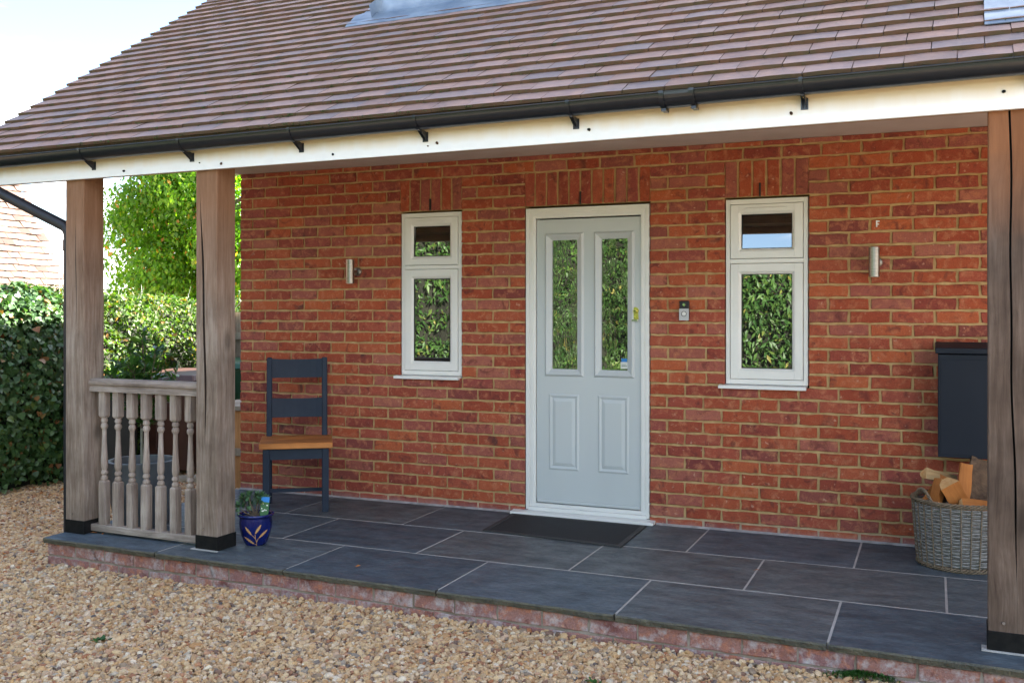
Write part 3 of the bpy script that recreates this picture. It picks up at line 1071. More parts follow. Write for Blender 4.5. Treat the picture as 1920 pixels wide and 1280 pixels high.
def crack_right(z):
    k = max(0.0, min(1, (z - 0.25) / 0.3))
    return (-0.002 + 0.028 * (1 - z / 2.1) + 0.004 * math.sin(z * 4.0) + .002 * math.sin(z * 11), 0.0075 * k, 0.05 * k)


def crack_thin(z):
    k = max(0.0, min(1, (z - 1.2) / 0.3)) * max(0.0, min(1, (1.9 - z) / 0.3))
    return (0.01 + 0.01 * math.sin(z * 2), 0.006 * k, 0.03 * k)


post(0.042, 'left corner porch post beside the black downpipe', crack_thin, 1)
post(1.045, 'porch post between balustrade and small blue pot, long dark crack', crack_mid, 2)
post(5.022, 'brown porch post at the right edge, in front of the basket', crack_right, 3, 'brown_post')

# ------------------------------------------------------------------ fascia, beam, soffit
UL, UR = -0.88, 8.4
fb = MB()
fb.box((UL, -1.613, 2.100), (UR, -1.592, 2.285), 0, MSK)
fascia = fb.build('fascia', 'fascia', house)
for i, (x, z) in enumerate(((0.46, 2.125), (1.17, 2.126), (1.90, 2.128), (2.51, 2.145), (3.30, 2.15), (4.20, 2.15), (5.0, 2.17), (2.46, 2.132), (1.02, 2.138))):
    p = sk(usk(x, -1.613), -1.6135, z)
    s_ = 0.0062 if i < 7 else 0.004
    mb = MB()
    for q in range(3 if i < 7 else 1):
        rr = random.Random(i * 5 + q)
        mb.lathe([(s_ * .9, 0), (s_, -.004), (s_ * .5, -.009)], 7, (p.x + rr.uniform(-1, 1) * s_ * .5, p.y + .001, p.z + rr.uniform(-1, 1) * s_ * .4), axis='y')
    mb.build('mud_dab', 'terracotta_soil' if i % 2 else 'bitumen', fascia)
bb = MB()
bb.box((UL + .02, -1.590, 2.150), (UR, -1.435, 2.333), 0, MSK)
bb.box((UL + .02, -1.590, 2.1015), (UR, -1.560, 2.148), 0, MSK)
bb.build('porch_beam', 'oak_beam', house)
so = MB()
for x0, x1 in ((0.006, 2.295), (2.298, XE)):
    y0 = sk(usk(x0, -1.43), -1.43).y
    y1 = sk(usk(x1, -1.43), -1.43).y
    so.prism([(x0, 0.10, ZS), (x1, 0.10, ZS), (x1, y1, ZS), (x0, y0, ZS)], (0, 0, 0.018))
so.build('soffit', 'soffit', house)
se = MB()
se.box((-0.012, -1.40, ZS - 0.004), (0.005, -0.002, ZS + 0.075))
se.build('soffit_trim', 'upvc', house)

# ------------------------------------------------------------------ roof
PIT = R(35)
GA, TW = 0.122, 0.194
cp, sp_ = math.cos(PIT), math.sin(PIT)
V0, Z0 = -1.66, 2.268


def roof_pt(u, q, n=0.0):
    return sk(u, V0 + q * cp - n * sp_, Z0 + q * sp_ + n * cp)


UVL, UVR = -0.905, 8.5
VR = 0.74                                   # ridge
QR = (VR - V0) / cp                        # slope length to the ridge
rd = MB()
A = [roof_pt(UVL + .03, .02, -.03), roof_pt(UVR, .02, -.03), roof_pt(UVR, QR, -.03), roof_pt(UVL + .03, QR, -.03)]
rd.prism(A, (0, 0, -0.03))
zr = A[2].z
B = [A[3], A[2], sk(UVR, 1.76, zr - 1.66), sk(UVL + .03, 1.76, zr - 1.66)]
rd.prism([p + Vector((0, 0, .001)) for p in B], (0, 0, -0.03))
roof = rd.build('roof', 'felt', house)


def tile_mesh(w, seed, t=0.0180, ln=0.165):
    rr = random.Random(seed)
    a = w / 2
    xs_ = (-a, -a * .33, a * .33, a)
    cam_ = rr.uniform(0.0, 0.0022)
    vs, fs, mi = [], [], []
    for q in (0.0, ln):
        for x in xs_:
            arch = cam_ * (1 - (x / a) ** 2)
            vs.append((x + rr.uniform(-.0006, .0006), q + (rr.uniform(-.0016, .0016) if q == 0 else 0), t + arch))
    for q in (0.0, ln):
        for x in xs_:
            vs.append((x, q + (0.001 if q == 0 else 0), cam_ * (1 - (x / a) ** 2)))
    for i in range(3):
        fs.append((i, i + 1, i + 5, i + 4)); mi.append(0)
        fs.append((8 + i, 12 + i, 13 + i, 9 + i)); mi.append(1)
        fs.append((i + 1, i, 8 + i, 9 + i)); mi.append(1)
    fs.append((0, 4, 12, 8)); mi.append(1)
    fs.append((7, 3, 11, 15)); mi.append(1)
    return vs, fs, mi


TV = [tile_mesh(TW - .0032, s) for s in range(8)]
THV = [tile_mesh(TW / 2 - .0032, 30 + s) for s in range(3)]


def tile_me(t, mats):
    me = bpy.data.meshes.new('roof_tile')
    me.from_pydata(t[0], [], t[1])
    for m_ in mats:
        me.materials.append(M[m_])
    me.polygons.foreach_set('material_index', t[2])
    me.update()
    return me


TM = [tile_me(t, ('tile', 'tile_edge')) for t in TV]
THM = [tile_me(t, ('tile', 'tile_edge')) for t in THV]
TILT = math.atan2(0.0182, GA)


def tile_frame(u, q, tilt, yaw=0.0, n=0.0185):
    """matrix placing a tile whose tail centre is at (u, q) on the slope"""
    o = roof_pt(u, q, n)
    up = (roof_pt(u, q + 1, n) - o).normalized()
    rt = (roof_pt(u + 1, q, n) - o).normalized()
    nr = rt.cross(up).normalized()
    up2 = (up * math.cos(tilt) - nr * math.sin(tilt)).normalized()
    rt2 = (rt * math.cos(yaw) + up2 * math.sin(yaw)).normalized()
    nr2 = rt2.cross(up2).normalized()
    up2 = nr2.cross(rt2).normalized()
    m = Matrix.Identity(4)
    for i, v in enumerate((rt2, up2, nr2)):
        for k in range(3):
            m[k][i] = v[k]
    m.translation = o
    return m


tiles = []
NC = int(QR / GA)
rt_ = random.Random(11)
lead_q = 1.55
for c in range(NC + 1):
    q = c * GA
    ph = 4.207 + (0.0 if c % 2 == 0 else 0.097)     # centre of one tile of the course
    i0 = math.ceil((UVL - ph) / TW - 0.5)
    u = ph + i0 * TW
    if u - TW / 2 - UVL > 0.04:
        tiles.append((UVL + (u - TW / 2 - UVL) / 2, q, (u - TW / 2 - UVL) / TW, c))
    else:
        w0 = u + TW / 2 - UVL
        tiles.append((UVL + w0 / 2, q, w0 / TW, c))
        u += TW
    while u + TW / 2 < UVR + .1:
        tiles.append((u, q, 1.0, c))
        u += TW
for i in range(48):                                  # the eaves course under the first row
    tiles.append((UVL + .1 + i * TW, 0.010, 1.0, -1))
cand = []
for i, (u, q, w, c) in enumerate(tiles):
    m = tile_frame(u, q, TILT)
    v = in_view(m.translation, 10)
    hid = (1.45 < u < 3.3 and q > lead_q) or (u > 5.0 and 0.36 < q)
    cand.append((0 if (v is None or hid or c < 0) else w / v[2] ** 2.2, i))
pick = set(i for a, i in sorted(cand, reverse=True)[:300] if a > 0)
rv, rf, rm = [], [], []
tile_jobs = []
for i, (u, q, w, c) in enumerate(tiles):
    k = rt_.randrange(8)
    yaw_ = rt_.gauss(0, 0.006)
    if c < 0:
        m = tile_frame(u, q, 0.0, 0, -0.0005)
    else:
        m = tile_frame(u + rt_.uniform(-.0008, .0008), q + rt_.gauss(0, .0013), TILT + rt_.gauss(0, .007), yaw_, 0.0185 + abs(rt_.gauss(0, .0012)))
        if q > QR - 0.17:
            m = tile_frame(u, min(q, QR - .16), TILT, 0, .018)
    if i in pick:
        o = bpy.data.objects.new('roof_tile', TM[k])
        COL.objects.link(o)
        o.parent = roof
        mm = m.copy()
        mm.translation = m.translation - OFF[roof]
        o.matrix_local = mm @ Matrix.Diagonal((w, 1, 1, 1))
    else:
        b0 = len(rv)
        rv += [m @ Vector((p[0] * w, p[1], p[2])) for p in TV[k][0]]
        rf += [tuple(x + b0 for x in f) for f in TV[k][1]]
        rm += TV[k][2]
mb = MB()
mb.v, mb.f, mb.m = [tuple(p) for p in rv], rf, rm
mb.build('roof_tile', ['tile', 'tile_edge'], roof, kind='stuff')
# ridge
rg = MB()
for i in range(21):
    u = UVL + i * 0.43
    rg.tube([roof_pt(u, QR, 0.01), roof_pt(u + .425, QR, 0.01)], 0.085, 10)
rg.build('ridge_tile', 'tile', roof, smooth=True, kind='stuff')
bs = MB()
bs.prism([sk(UVR, VR + .02, zr + .03), sk(UVR, 1.78, zr - 1.63), sk(UVL, 1.78, zr - 1.63), sk(UVL, VR + .02, zr + .03)][::-1], (0, 0, -.02))
bs.build('rear_slope', 'tile', roof)
# verge boards
vb = MB()
for du in (0.03,):
    vb.prism([roof_pt(UVL + du, 0.0, -.035), roof_pt(UVL + du, QR, -.035), roof_pt(UVL + du, QR, -.20), roof_pt(UVL + du, 0.0, -.14)], sk(0.02, 0, 0))
vb.build('verge_board', 'upvc', roof)
vm = MB()
vm.prism([roof_pt(UVL + .008, 0.01, .017), roof_pt(UVL + .008, QR - .02, .017), roof_pt(UVL + .012, QR - .02, -.04), roof_pt(UVL + .012, 0.01, -.04)], sk(0.06, 0, 0))
vm.build('verge_bedding', 'tile_edge', roof)

# tufts of moss in the tile joints
P_, D_ = [], []
rr = random.Random(55)
for i in range(420):
    u = min(5.6, rr.choice((rr.uniform(-.8, 5.6), rr.gauss(1.0, .8), rr.gauss(2.2, .7))))
    c = int(abs(rr.gauss(0, 5.5)))
    m = roof_pt(u, c * GA - .004, rr.uniform(.022, .036))
    w_ = rr.uniform(.004, .020)
    for q in range(rr.randint(5, 16)):
        P_.append(m + Vector((rr.uniform(-w_, w_), rr.uniform(-.003, .003), rr.uniform(-.004, .003))))
        D_.append(Vector((rr.gauss(0, .5), rr.gauss(-.6, .4), rr.gauss(.8, .4))))
vs, fs = [], []
for p, d in zip(P_, D_):
    d.normalize()
    sd_ = d.cross(Vector((1, 0, .2))).normalized()
    b = len(vs)
    l = rr.uniform(.004, .009)
    vs += [p - sd_ * .002, p + sd_ * .002, p + d * l]
    fs.append((b, b + 1, b + 2))
MB().add(vs, fs).build('moss', 'moss', roof, kind='stuff')

# lead apron with its upstand round the base of a dormer, and the lead sheet at the right edge
ld = MB()


def lead_grid(mb, us, qs, nfun):
    n = len(us)
    vs = [roof_pt(u, q, nfun(u, q)) for q in qs for u in us]
    fs = [(j * n + i, j * n + i + 1, (j + 1) * n + i + 1, (j + 1) * n + i) for j in range(len(qs) - 1) for i in range(n - 1)]
    vs2 = [roof_pt(u, q, nfun(u, q) - 0.004) for q in qs for u in us]
    mb.add(vs, fs)
    mb.add(vs2, [f[::-1] for f in fs])
    e = [(i, i + 1) for i in range(n - 1)]
    b = len(vs)
    mb.add([vs[i] for i in range(n)] + [vs2[i] for i in range(n)], [(i + n, i + 1 + n, i + 1, i) for i in range(n - 1)])


def stepn(u, q):
    c = math.floor(q / GA)
    f = q / GA - c
    return 0.041 - 0.015 * f + 0.003 * mnoise.noise(Vector((u * 6, q * 6, 1)))


us_ = list(np.linspace(1.20, 3.5, 40))
lead_grid(ld, us_, [1.558, 1.60, 1.66, 1.71, 1.735, 1.76], stepn)
vs = []
ups = list(np.linspace(1.36, 3.3, 30))
prof = [(1.735, 0.036), (1.76, 0.045), (1.775, 0.075), (1.782, 0.14), (1.785, 0.30)]
for q, n_ in prof:
    for u in ups:
        base = roof_pt(u + 0.0, 1.735 + (q - 1.735) * 1.0, 0.036)
        vs.append(base + Vector((0, 0, (n_ - .036) * 1.25)) + Vector((0, -.003 * mnoise.noise(Vector((u * 5, n_ * 9, 4))), 0)))
nn_ = len(ups)
ld.add(vs, [(j * nn_ + i, j * nn_ + i + 1, (j + 1) * nn_ + i + 1, (j + 1) * nn_ + i) for j in range(len(prof) - 1) for i in range(nn_ - 1)])
# side flashing stepping up the slope
sd = []
qs2 = list(np.linspace(1.66, 2.6, 14))
for q in qs2:
    for u in (1.19, 1.28, 1.355):
        sd.append(roof_pt(u + (0.0 if q < 1.75 else 0.03), q, stepn(u, q) + 0.002))
    sd.append(roof_pt(1.365, q, 0.12))
ld.add(sd, [(j * 4 + i, j * 4 + i + 1, (j + 1) * 4 + i + 1, (j + 1) * 4 + i) for j in range(len(qs2) - 1) for i in range(3)])
ld.build('lead_flashing', 'lead', roof, smooth=True)
dm = MB()
p0, p1 = roof_pt(1.37, 1.79, 0), roof_pt(3.29, 1.79, 0)
dm.add([p0 + Vector((0, .02, -.05)), p1 + Vector((0, .02, -.05)), p1 + Vector((0, .02, .55)), p0 + Vector((0, .02, .55)),
        p0 + Vector((0, 1.1, .3)), p1 + Vector((0, 1.1, .3)), p1 + Vector((0, 1.1, .75)), p0 + Vector((0, 1.1, .75))],
       [(0, 1, 2, 3), (3, 2, 6, 7), (0, 3, 7, 4), (1, 5, 6, 2)])
dm.build('dormer', 'lead', roof)
l2 = MB()
lead_grid(l2, list(np.linspace(4.985, 5.92, 16)), [0.345, 0.40, 0.47, 0.55, 0.64, 0.74, 0.86, 1.0, 1.2, 1.5, 1.9], lambda u, q: stepn(u, q) + .004)
l2.build('lead_sheet', 'lead', roof, smooth=True)

# ------------------------------------------------------------------ gutter


def gtop(u):
    return 2.250 + 0.0038 * u


gt = MB()
VG, RG = -1.672, 0.056
NS = 12
gu = list(np.linspace(-0.93, 8.4, 40))
gvs = []
for u in gu:
    for r_ in (RG, RG - .003):
        for k in range(NS + 1):
            a = math.pi * k / NS
            gvs.append(sk(u, VG - r_ * math.cos(a), gtop(u) - r_ * math.sin(a)))
st_ = 2 * (NS + 1)
gfs = []
for i in range(len(gu) - 1):
    for k in range(NS):
        a, b = i * st_ + k, (i + 1) * st_ + k
        gfs.append((a, a + 1, b + 1, b))
        gfs.append((a + NS + 1, b + NS + 1, b + NS + 2, a + NS + 2))
    for a in (0, NS):
        gfs.append((i * st_ + a, (i + 1) * st_ + a, (i + 1) * st_ + a + NS + 1, i * st_ + a + NS + 1))
gfs.append(tuple(range(NS + 1)))
gt.add(gvs, gfs)
# rolled front lip
gt.tube([sk(u, VG - RG - .001, gtop(u) - .001) for u in gu], 0.0042, 6)
gutter = gt.build('gutter', 'black_plastic', house, smooth=True)


def strap(u, w, r_, a0=-0.1, a1=math.pi * .55, t=.004):
    mb = MB()
    n = 12
    vs = []
    for du in (-w / 2, w / 2):
        for rr in (r_, r_ + t):
            for k in range(n + 1):
                a = a0 + (a1 - a0) * k / n
                vs.append(sk(u + du, VG - rr * math.cos(a), gtop(u) - rr * math.sin(a)))
    m = n + 1
    fs = []
    for k in range(n):
        fs += [(m + k, m + k + 1, 3 * m + k + 1, 3 * m + k), (k, k + 1, m + k + 1, m + k)[::-1], (2 * m + k, 2 * m + k + 1, 3 * m + k + 1, 3 * m + k)]
    fs += [(0, m, 3 * m, 2 * m), (n, 2 * m + n, 3 * m + n, m + n)]
    mb.add(vs, fs)
    return mb


for x in (0.222, 0.962, 1.700, 2.443, 3.235, 4.251, 5.09):
    u = usk(x, -1.73)
    mb = strap(u, 0.016, RG + .001)
    # arm down to a wedge-shaped foot on the fascia
    zb = gtop(u) - RG
    for du in (-.008, .005):
        mb.prism([sk(u + du, VG - .012, zb - .003), sk(u + du, -1.6145, zb - .046), sk(u + du, -1.6145, zb - .006), sk(u + du, VG + .03, zb + .002)], sk(0.004, 0, 0))
    mb.box((u - .015, -1.6170, zb - .050), (u + .015, -1.6132, zb - .002), 0, MSK)
    mb.build('gutter_bracket', 'black_plastic', gutter)
un = usk(3.735, -1.73)
mb = strap(un, 0.150, RG + .001, -0.05, math.pi * .95)
mb.build('gutter_joint', 'black_plastic', gutter)
for du in (-.066, .066):
    mb = strap(un + du, 0.022, RG + .006, -0.08, math.pi * .62)
    zb = gtop(un) - RG
    mb.box((un + du - .011, VG - .02, zb - .018), (un + du + .011, -1.64, zb - .007), 0, MSK)
    mb.build('gutter_clip', 'black_plastic', gutter)

# downpipe with its offset up to the gutter outlet
dpx = -0.075
d0 = sk(usk(dpx, -1.52), -1.52)
dp = MB()
dp.tube([(d0.x, d0.y, gz(d0.x, d0.y) - .02), (d0.x, d0.y, 1.76), (d0.x - .006, d0.y, 1.80), (d0.x - .03, d0.y - .006, 1.835), (-0.56, -1.585, 2.045), (-0.66, -1.610, 2.10), (-0.68, -1.625, 2.14), (-0.68, -1.645, 2.22)], 0.034, 16)
downpipe = dp.build('downpipe', 'downpipe_plastic', house, smooth=True)
for z in (1.77,):
    MB().lathe([(0.0345, -.035), (0.0385, -.033), (0.0385, .033), (0.0345, .035)], 16, (d0.x, d0.y, z - .05)).build('pipe_collar', 'downpipe_plastic', downpipe, smooth=True)
for z in (0.62, 1.35):
    mb = MB().lathe([(0.0345, -.012), (0.0375, -.012), (0.0375, .012), (0.0345, .012)], 16, (d0.x, d0.y, z))
    mb.box((d0.x + .025, d0.y - .008, z - .012), (d0.x + .045, d0.y + .008, z + .012))
    mb.build('pipe_clip', 'downpipe_plastic', downpipe)

# ------------------------------------------------------------------ patio: plinth, slabs
XS0 = -0.03


def yf(x):
    """front edge of the paving"""
    return -1.742 - 0.0355 * x


pb = MB()
pc = [(XS0 + .012, yf(XS0) + .030), (XE, yf(XE) + .030), (XE, -0.002), (XS0 + .012, -0.002)]
pb.prism([(x, y, -0.0012) for x, y in pc], (0, 0, -0.32))
patio = pb.build('patio', ['joint'], None)
tag(patio, kind='structure')
# mortar of the plinth
pm = MB()
e0, e1 = Vector((XS0, yf(XS0) + .026, 0)), Vector((XE, yf(XE) + .026, 0))
pm.prism([e0 + Vector((0, 0, -.3)), e1 + Vector((0, 0, -.3)), e1 + Vector((0, 0, -.027)), e0 + Vector((0, 0, -.027))], (0, .003, 0))
pm.build('plinth_mortar', 'plinth_mortar', patio)
ang = math.atan2(e1.y - e0.y, e1.x - e0.x)
dirv = (e1 - e0).normalized()
PB = {}
for kd, (w_, n_) in {'full': (0.2145, 0), 'half': (0.102, 50)}.items():
    PB[kd] = []
    for q in range(8):
        me, _ = brick_mesh(w_, 0.065, 300 + n_ + q, 0.05, .0035).mesh('brick', 'plinth_brick', center=False)
        PB[kd].append((me, w_))
rp = random.Random(5)
for row, (z0, z1) in enumerate(((-0.100, -0.034), (-0.176, -0.111), (-0.25, -0.186))):
    for a, b in course(0.0, (e1 - e0).length, row == 1):
        kd = 'full' if b - a > .15 else 'half'
        me, w_ = rp.choice(PB[kd])
        p = e0 + dirv * ((a + b) / 2) + Vector((0, -0.006 + rp.uniform(-.0015, .0015), (z0 + z1) / 2 + rp.uniform(-.002, .002)))
        inst('brick', me, patio, p, ((b - a) / w_, 1, (z1 - z0) / .065), (0, rp.choice((0, math.pi)), ang + rp.uniform(-.004, .004)))


def rowline(y0, sl):
    return lambda x: y0 + sl * x


LA = yf
LB = rowline(-1.190, -0.0165)
LC = rowline(-0.600, -0.006)
LD = rowline(-0.006, 0.0)
rows = [
    (LA, LB, [XS0 - .012, 0.815, 1.685, 2.580, 3.467, 4.360, 5.25, 6.14, 7.03, XE]),
    (LB, LC, [XS0, 0.36, 1.252, 2.139, 3.030, 3.917, 4.803, 5.69, 6.58, 7.47, XE]),
    (LC, LD, [XS0, 0.20, 0.827, 1.709, 2.600, 3.494, 4.369, 5.26, 6.15, 7.04, XE]),
]
rs = random.Random(21)
G2 = 0.0055
for ri, (f0, f1, xs_) in enumerate(rows):
    for i in range(len(xs_) - 1):
        x0, x1 = xs_[i] + (0 if i == 0 else G2), xs_[i + 1] - (0 if i == len(xs_) - 2 else G2)
        g0 = 0 if ri == 0 else .0085
        g1 = .0085 if ri < 2 else 0
        n = max(3, int((x1 - x0) / .045))
        lo = []
        sd_ = rs.random() * 50
        for k in range(n + 1):
            x = x0 + (x1 - x0) * k / n
            if ri == 0:
                dy = 0.008 * mnoise.noise(Vector((x * 5, sd_, 0))) + 0.004 * mnoise.noise(Vector((x * 19, sd_, 1)))
            else:
                dy = 0.0012 * mnoise.noise(Vector((x * 9, sd_, 0)))
            lo.append((x, f0(x) + g0 + dy))
        hi = [(x1, f1(x1) - g1), (x0, f1(x0) - g1)]
        zt = rs.uniform(-.0008, .0008)
        top = [(x, y, zt) for x, y in lo + hi]
        # chamfered riven edge: top, set-out mid line, bottom
        mid = [(x, y - (0.005 + 0.004 * mnoise.noise(Vector((x * 23, 7, sd_))) if ri == 0 else 0.0), zt - .007) for x, y in lo] + [(x, y, zt - .007) for x, y in hi]
        bot = [(x, y + (0.004 + 0.006 * mnoise.noise(Vector((x * 15, 9, sd_))) if ri == 0 else 0.0), -.029 + (.004 * mnoise.noise(Vector((x * 9, 3, sd_))) if ri == 0 else 0)) for x, y in lo] + [(x, y, -.029) for x, y in hi]
        m = len(top)
        mb = MB()
        mb.add(top + mid + bot, [tuple(range(m))], 0)
        for l in range(m):
            k = (l + 1) % m
            mb.f.append((l, l + m, k + m, k)); mb.m.append(1 if (ri == 0) else 0)
            mb.f.append((l + m, l + 2 * m, k + 2 * m, k + m)); mb.m.append(1 if (ri == 0) else 0)
        mb.build('slab', ['slate', 'slate_edge'], patio)
mb = MB()
for a, b in ((0.0, 2.20), (3.165, XE)):
    mb.prism([(a, -.001, .0005), (a, -.016, .0015), (a, -.001, .013)][::-1], (b - a, 0, 0))
mb.build('wall_fillet', 'wall_fillet', patio)
# mortar fillets round the post feet
for xc_ in (1.045, 5.022):
    u0 = usk(xc_, -1.51)
    mb = MB()
    mb.box((u0 - .098, -1.605, 0.0015), (u0 + .088, -1.5895, 0.005), 0, MSK)
    mb.box((u0 - .098, -1.5885, 0.0015), (u0 - .079, -1.53, 0.005), 0, MSK)
    mb.build('mortar_fillet', 'joint', patio)

# ------------------------------------------------------------------ balustrade
bal = thing('balustrade', 'weathered oak balustrade of turned balusters between the two left posts', 'balustrade', tuple(sk(usk(0.5, -1.51), -1.51, 0)), -SK)
bx0, bx1 = 0.122 - 0.5, 0.968 - 0.5
mb = MB()
prof = [(-.036, .845), (.036, .845), (.036, .868), (.030, .872), (.030, .880), (.042, .888), (.044, .900), (.036, .915), (.024, .921), (-.024, .921), (-.036, .915), (-.044, .900), (-.042, .888), (-.030, .880), (-.030, .872), (-.036, .868)]
mb.prism([(bx0 - .058, y, z) for y, z in prof][::-1], (bx1 - bx0 + .056, 0, 0))
mb.build('top_rail', 'oak_rail', bal)
MB().box((bx0 - .045, -.027, .014), (bx1 - .002, .027, .055)).build('bottom_rail', 'oak_rail', bal, bevel=.003)


def baluster_mb():
    mb = MB()
    h = .0225
    for z0, z1, flip in ((.055, .318, 1), (.690, .845, -1)):
        c = .010
        if flip > 0:
            mb.box((-h, -h, z0), (h, h, z1 - c))
            a, b = z1 - c, z1
        else:
            mb.box((-h, -h, z0 + c), (h, h, z1))
            a, b = z0 + c, z0
        s = h * .72
        vs = [(-h, -h, a), (h, -h, a), (h, h, a), (-h, h, a), (-s, -s, b), (s, -s, b), (s, s, b), (-s, s, b)]
        fs = [(0, 1, 5, 4), (1, 2, 6, 5), (2, 3, 7, 6), (3, 0, 4, 7), (4, 5, 6, 7)]
        mb.add(vs, fs if flip > 0 else [f[::-1] for f in fs])
    pr = [(.015, .316), (.0205, .322), (.0215, .333), (.016, .343), (.014, .347), (.016, .351), (.021, .356), (.021, .368), (.0165, .374), (.0145, .379), (.018, .386), (.0208, .405), (.0208, .425), (.0195, .450), (.017, .490), (.0148, .540), (.0132, .590), (.0130, .612), (.0135, .620), (.019, .628), (.0215, .638), (.019, .650), (.0145, .656), (.0145, .660), (.019, .664), (.0200, .674), (.0175, .683), (.015, .690)]
    mb.lathe(pr, 14)
    return mb


bme, bc = baluster_mb().mesh('baluster', 'oak_baluster', smooth=True)
for i in range(7):
    x = bx0 + .078 + i * (.877 - .215) / 6
    o = bpy.data.objects.new('baluster', bme)
    COL.objects.link(o)
    o.parent = bal
    o.location = (x, 0, bc.z)
    o.rotation_euler = (0, 0, random.uniform(-.05, .05))

# ------------------------------------------------------------------ wall lights, doorbell, parcel box


def wall_light(x, z, label, dx):
    t = thing('wall_light', label, 'wall light', (x, 0, z), 0, 'steel cylinder wall lights')
    MB().lathe([(.030, -.002), (.030, -.014), (.026, -.019), (.016, -.021)], 24, axis='y').build('back_plate', 'steel', t, smooth=True)
    MB().tube([(0, -.018, 0), (dx * .6, -.055, 0)], .011, 10).build('arm', 'steel', t, smooth=True)
    pr = [(.024, -.082), (.0295, -.082), (.0295, -.066), (.0275, -.0655), (.0275, -.0635), (.0295, -.063), (.0295, .063), (.0275, .0635), (.0275, .0655), (.0295, .066), (.0295, .082), (.024, .082)]
    MB().lathe(pr, 28, (dx, -.078, 0)).build('cylinder', 'steel', t, smooth=True)
    for zz_ in (-.0825, .0825):
        MB().lathe([(.0235, -.001), (.0235, .001)], 20, (dx, -.078, zz_)).build('lens', 'white_print', t)
    return t


wall_light(1.020, 1.597, 'steel cylinder wall light left of the narrow window, above the chair', -0.018)
wall_light(4.452, 1.598, 'steel cylinder wall light on the brick wall above the navy parcel box', -0.012)

db = thing('doorbell', 'small video doorbell, black top and silver lower half, right of the door', 'doorbell', (3.344, 0, 1.325))
mb = MB()
mb.box((-.030, -.022, -.060), (.030, .0, .060))
mb.build('body', 'seal', db, bevel=.005)
MB().box((-.030, -.0245, -.060), (.030, -.0225, .012)).build('face_plate', 'silver_plastic', db, bevel=.0008)
mb = MB().lathe([(.013, 0), (.013, -.003), (.009, -.0045)], 20, (0, -.0243, -.020), axis='y')
mb.build('button', 'white_print', db)
MB().lathe([(.0145, 0), (.0165, -.002), (.0145, -.002)], 20, (0, -.0243, -.020), axis='y').build('button_ring', 'seal', db)
MB().lathe([(.011, 0), (.009, -.002)], 18, (0, -.0221, .036), axis='y').build('camera_lens', 'glass', db)

pxb = thing('parcel_box', 'dark navy steel parcel box on the wall above the log basket', 'parcel box', (4.965, 0, 0.83))
mb = MB()
w_ = 0.195
mb.prism([(-w_, -.004, -.288), (-w_, -.235, -.288), (-w_, -.235, .262), (-w_, -.004, .285)][::-1], (2 * w_, 0, 0))
mb.build('body', 'box_steel', pxb, bevel=.003)
mb = MB()
mb.prism([(-w_ - .014, -.006, .289), (-w_ - .014, -.255, .266), (-w_ - .014, -.255, .296), (-w_ - .014, -.006, .322)][::-1], (2 * w_ + .028, 0, 0))
mb.build('lid', 'box_steel', pxb, bevel=.003)
MB().box((-w_ + .012, -.2375, -.272), (w_ - .012, -.2355, .235)).build('front_panel', 'box_steel', pxb, bevel=.001)
MB().lathe([(.009, 0), (.009, -.005)], 14, (w_ - .04, -.238, .19), axis='y').build('lock', 'chrome', pxb)

# a small broken white cable clip on the wall, above the right wall light
mb = MB()
mb.box((4.446, -.006, 1.800), (4.454, .004, 1.838))
mb.box((4.454, -.005, 1.829), (4.466, .004, 1.836))
mb.box((4.454, -.005, 1.813), (4.463, .004, 1.819))
tag(mb.build('cable_clip', 'white_print'), 'tiny broken white clip on the brick above the right wall light', 'cable clip')

# ------------------------------------------------------------------ doormat
dmat = thing('doormat', 'black rubber doormat on the slate in front of the door', 'doormat', (2.68, -.36, 0))
cs = [(2.221 - 2.68, -.058 + .36), (2.249 - 2.68, -.586 + .36), (3.140 - 2.68, -.672 + .36), (3.126 - 2.68, -.082 + .36)]
ins_ = [(x * .94, y * .90) for x, y in cs]
mb = MB()
vs = [(x, y, .0015) for x, y in cs] + [(x, y, .008) for x, y in cs] + [(x, y, .010) for x, y in ins_] + [(x * .93, y * .86, .006) for x, y in cs]
fs = []
for i in range(4):
    j = (i + 1) % 4
    fs += [(i, j, j + 4, i + 4), (i + 4, j + 4, j + 8, i + 8), (i + 8, j + 8, j + 12, i + 12)]
mb.add(vs, fs)
mb.build('border', 'rubber_edge', dmat)
MB().add([(x * .93, y * .86, .0065) for x, y in cs], [(0, 1, 2, 3)]).build('tread', 'rubber', dmat)

# ------------------------------------------------------------------ chair
ch = thing('chair', 'slate blue ladder-back chair with oak seat against the brick wall', 'chair', (.793, -.415, 0), R(34))


def legs(x, y, top, w, lean=0.0):
    mb = MB()
    h = w / 2
    zs = [0.002, .46, top] if top > .5 else [0.002, top]
    vs, fs = [], []
    for z in zs:
        k = lean * max(0, z - .46) / .54
        for a, b in ((-h, -h), (h, -h), (h, h), (-h, h)):
            vs.append((x + a, y + b + k, z))
    n = len(zs)
    for i in range(n - 1):
        for q in range(4):
            r_ = (q + 1) % 4
            fs.append((i * 4 + q, i * 4 + r_, (i + 1) * 4 + r_, (i + 1) * 4 + q))
    fs += [(3, 2, 1, 0), tuple((n - 1) * 4 + q for q in range(4))]
    return mb.add(vs, fs)


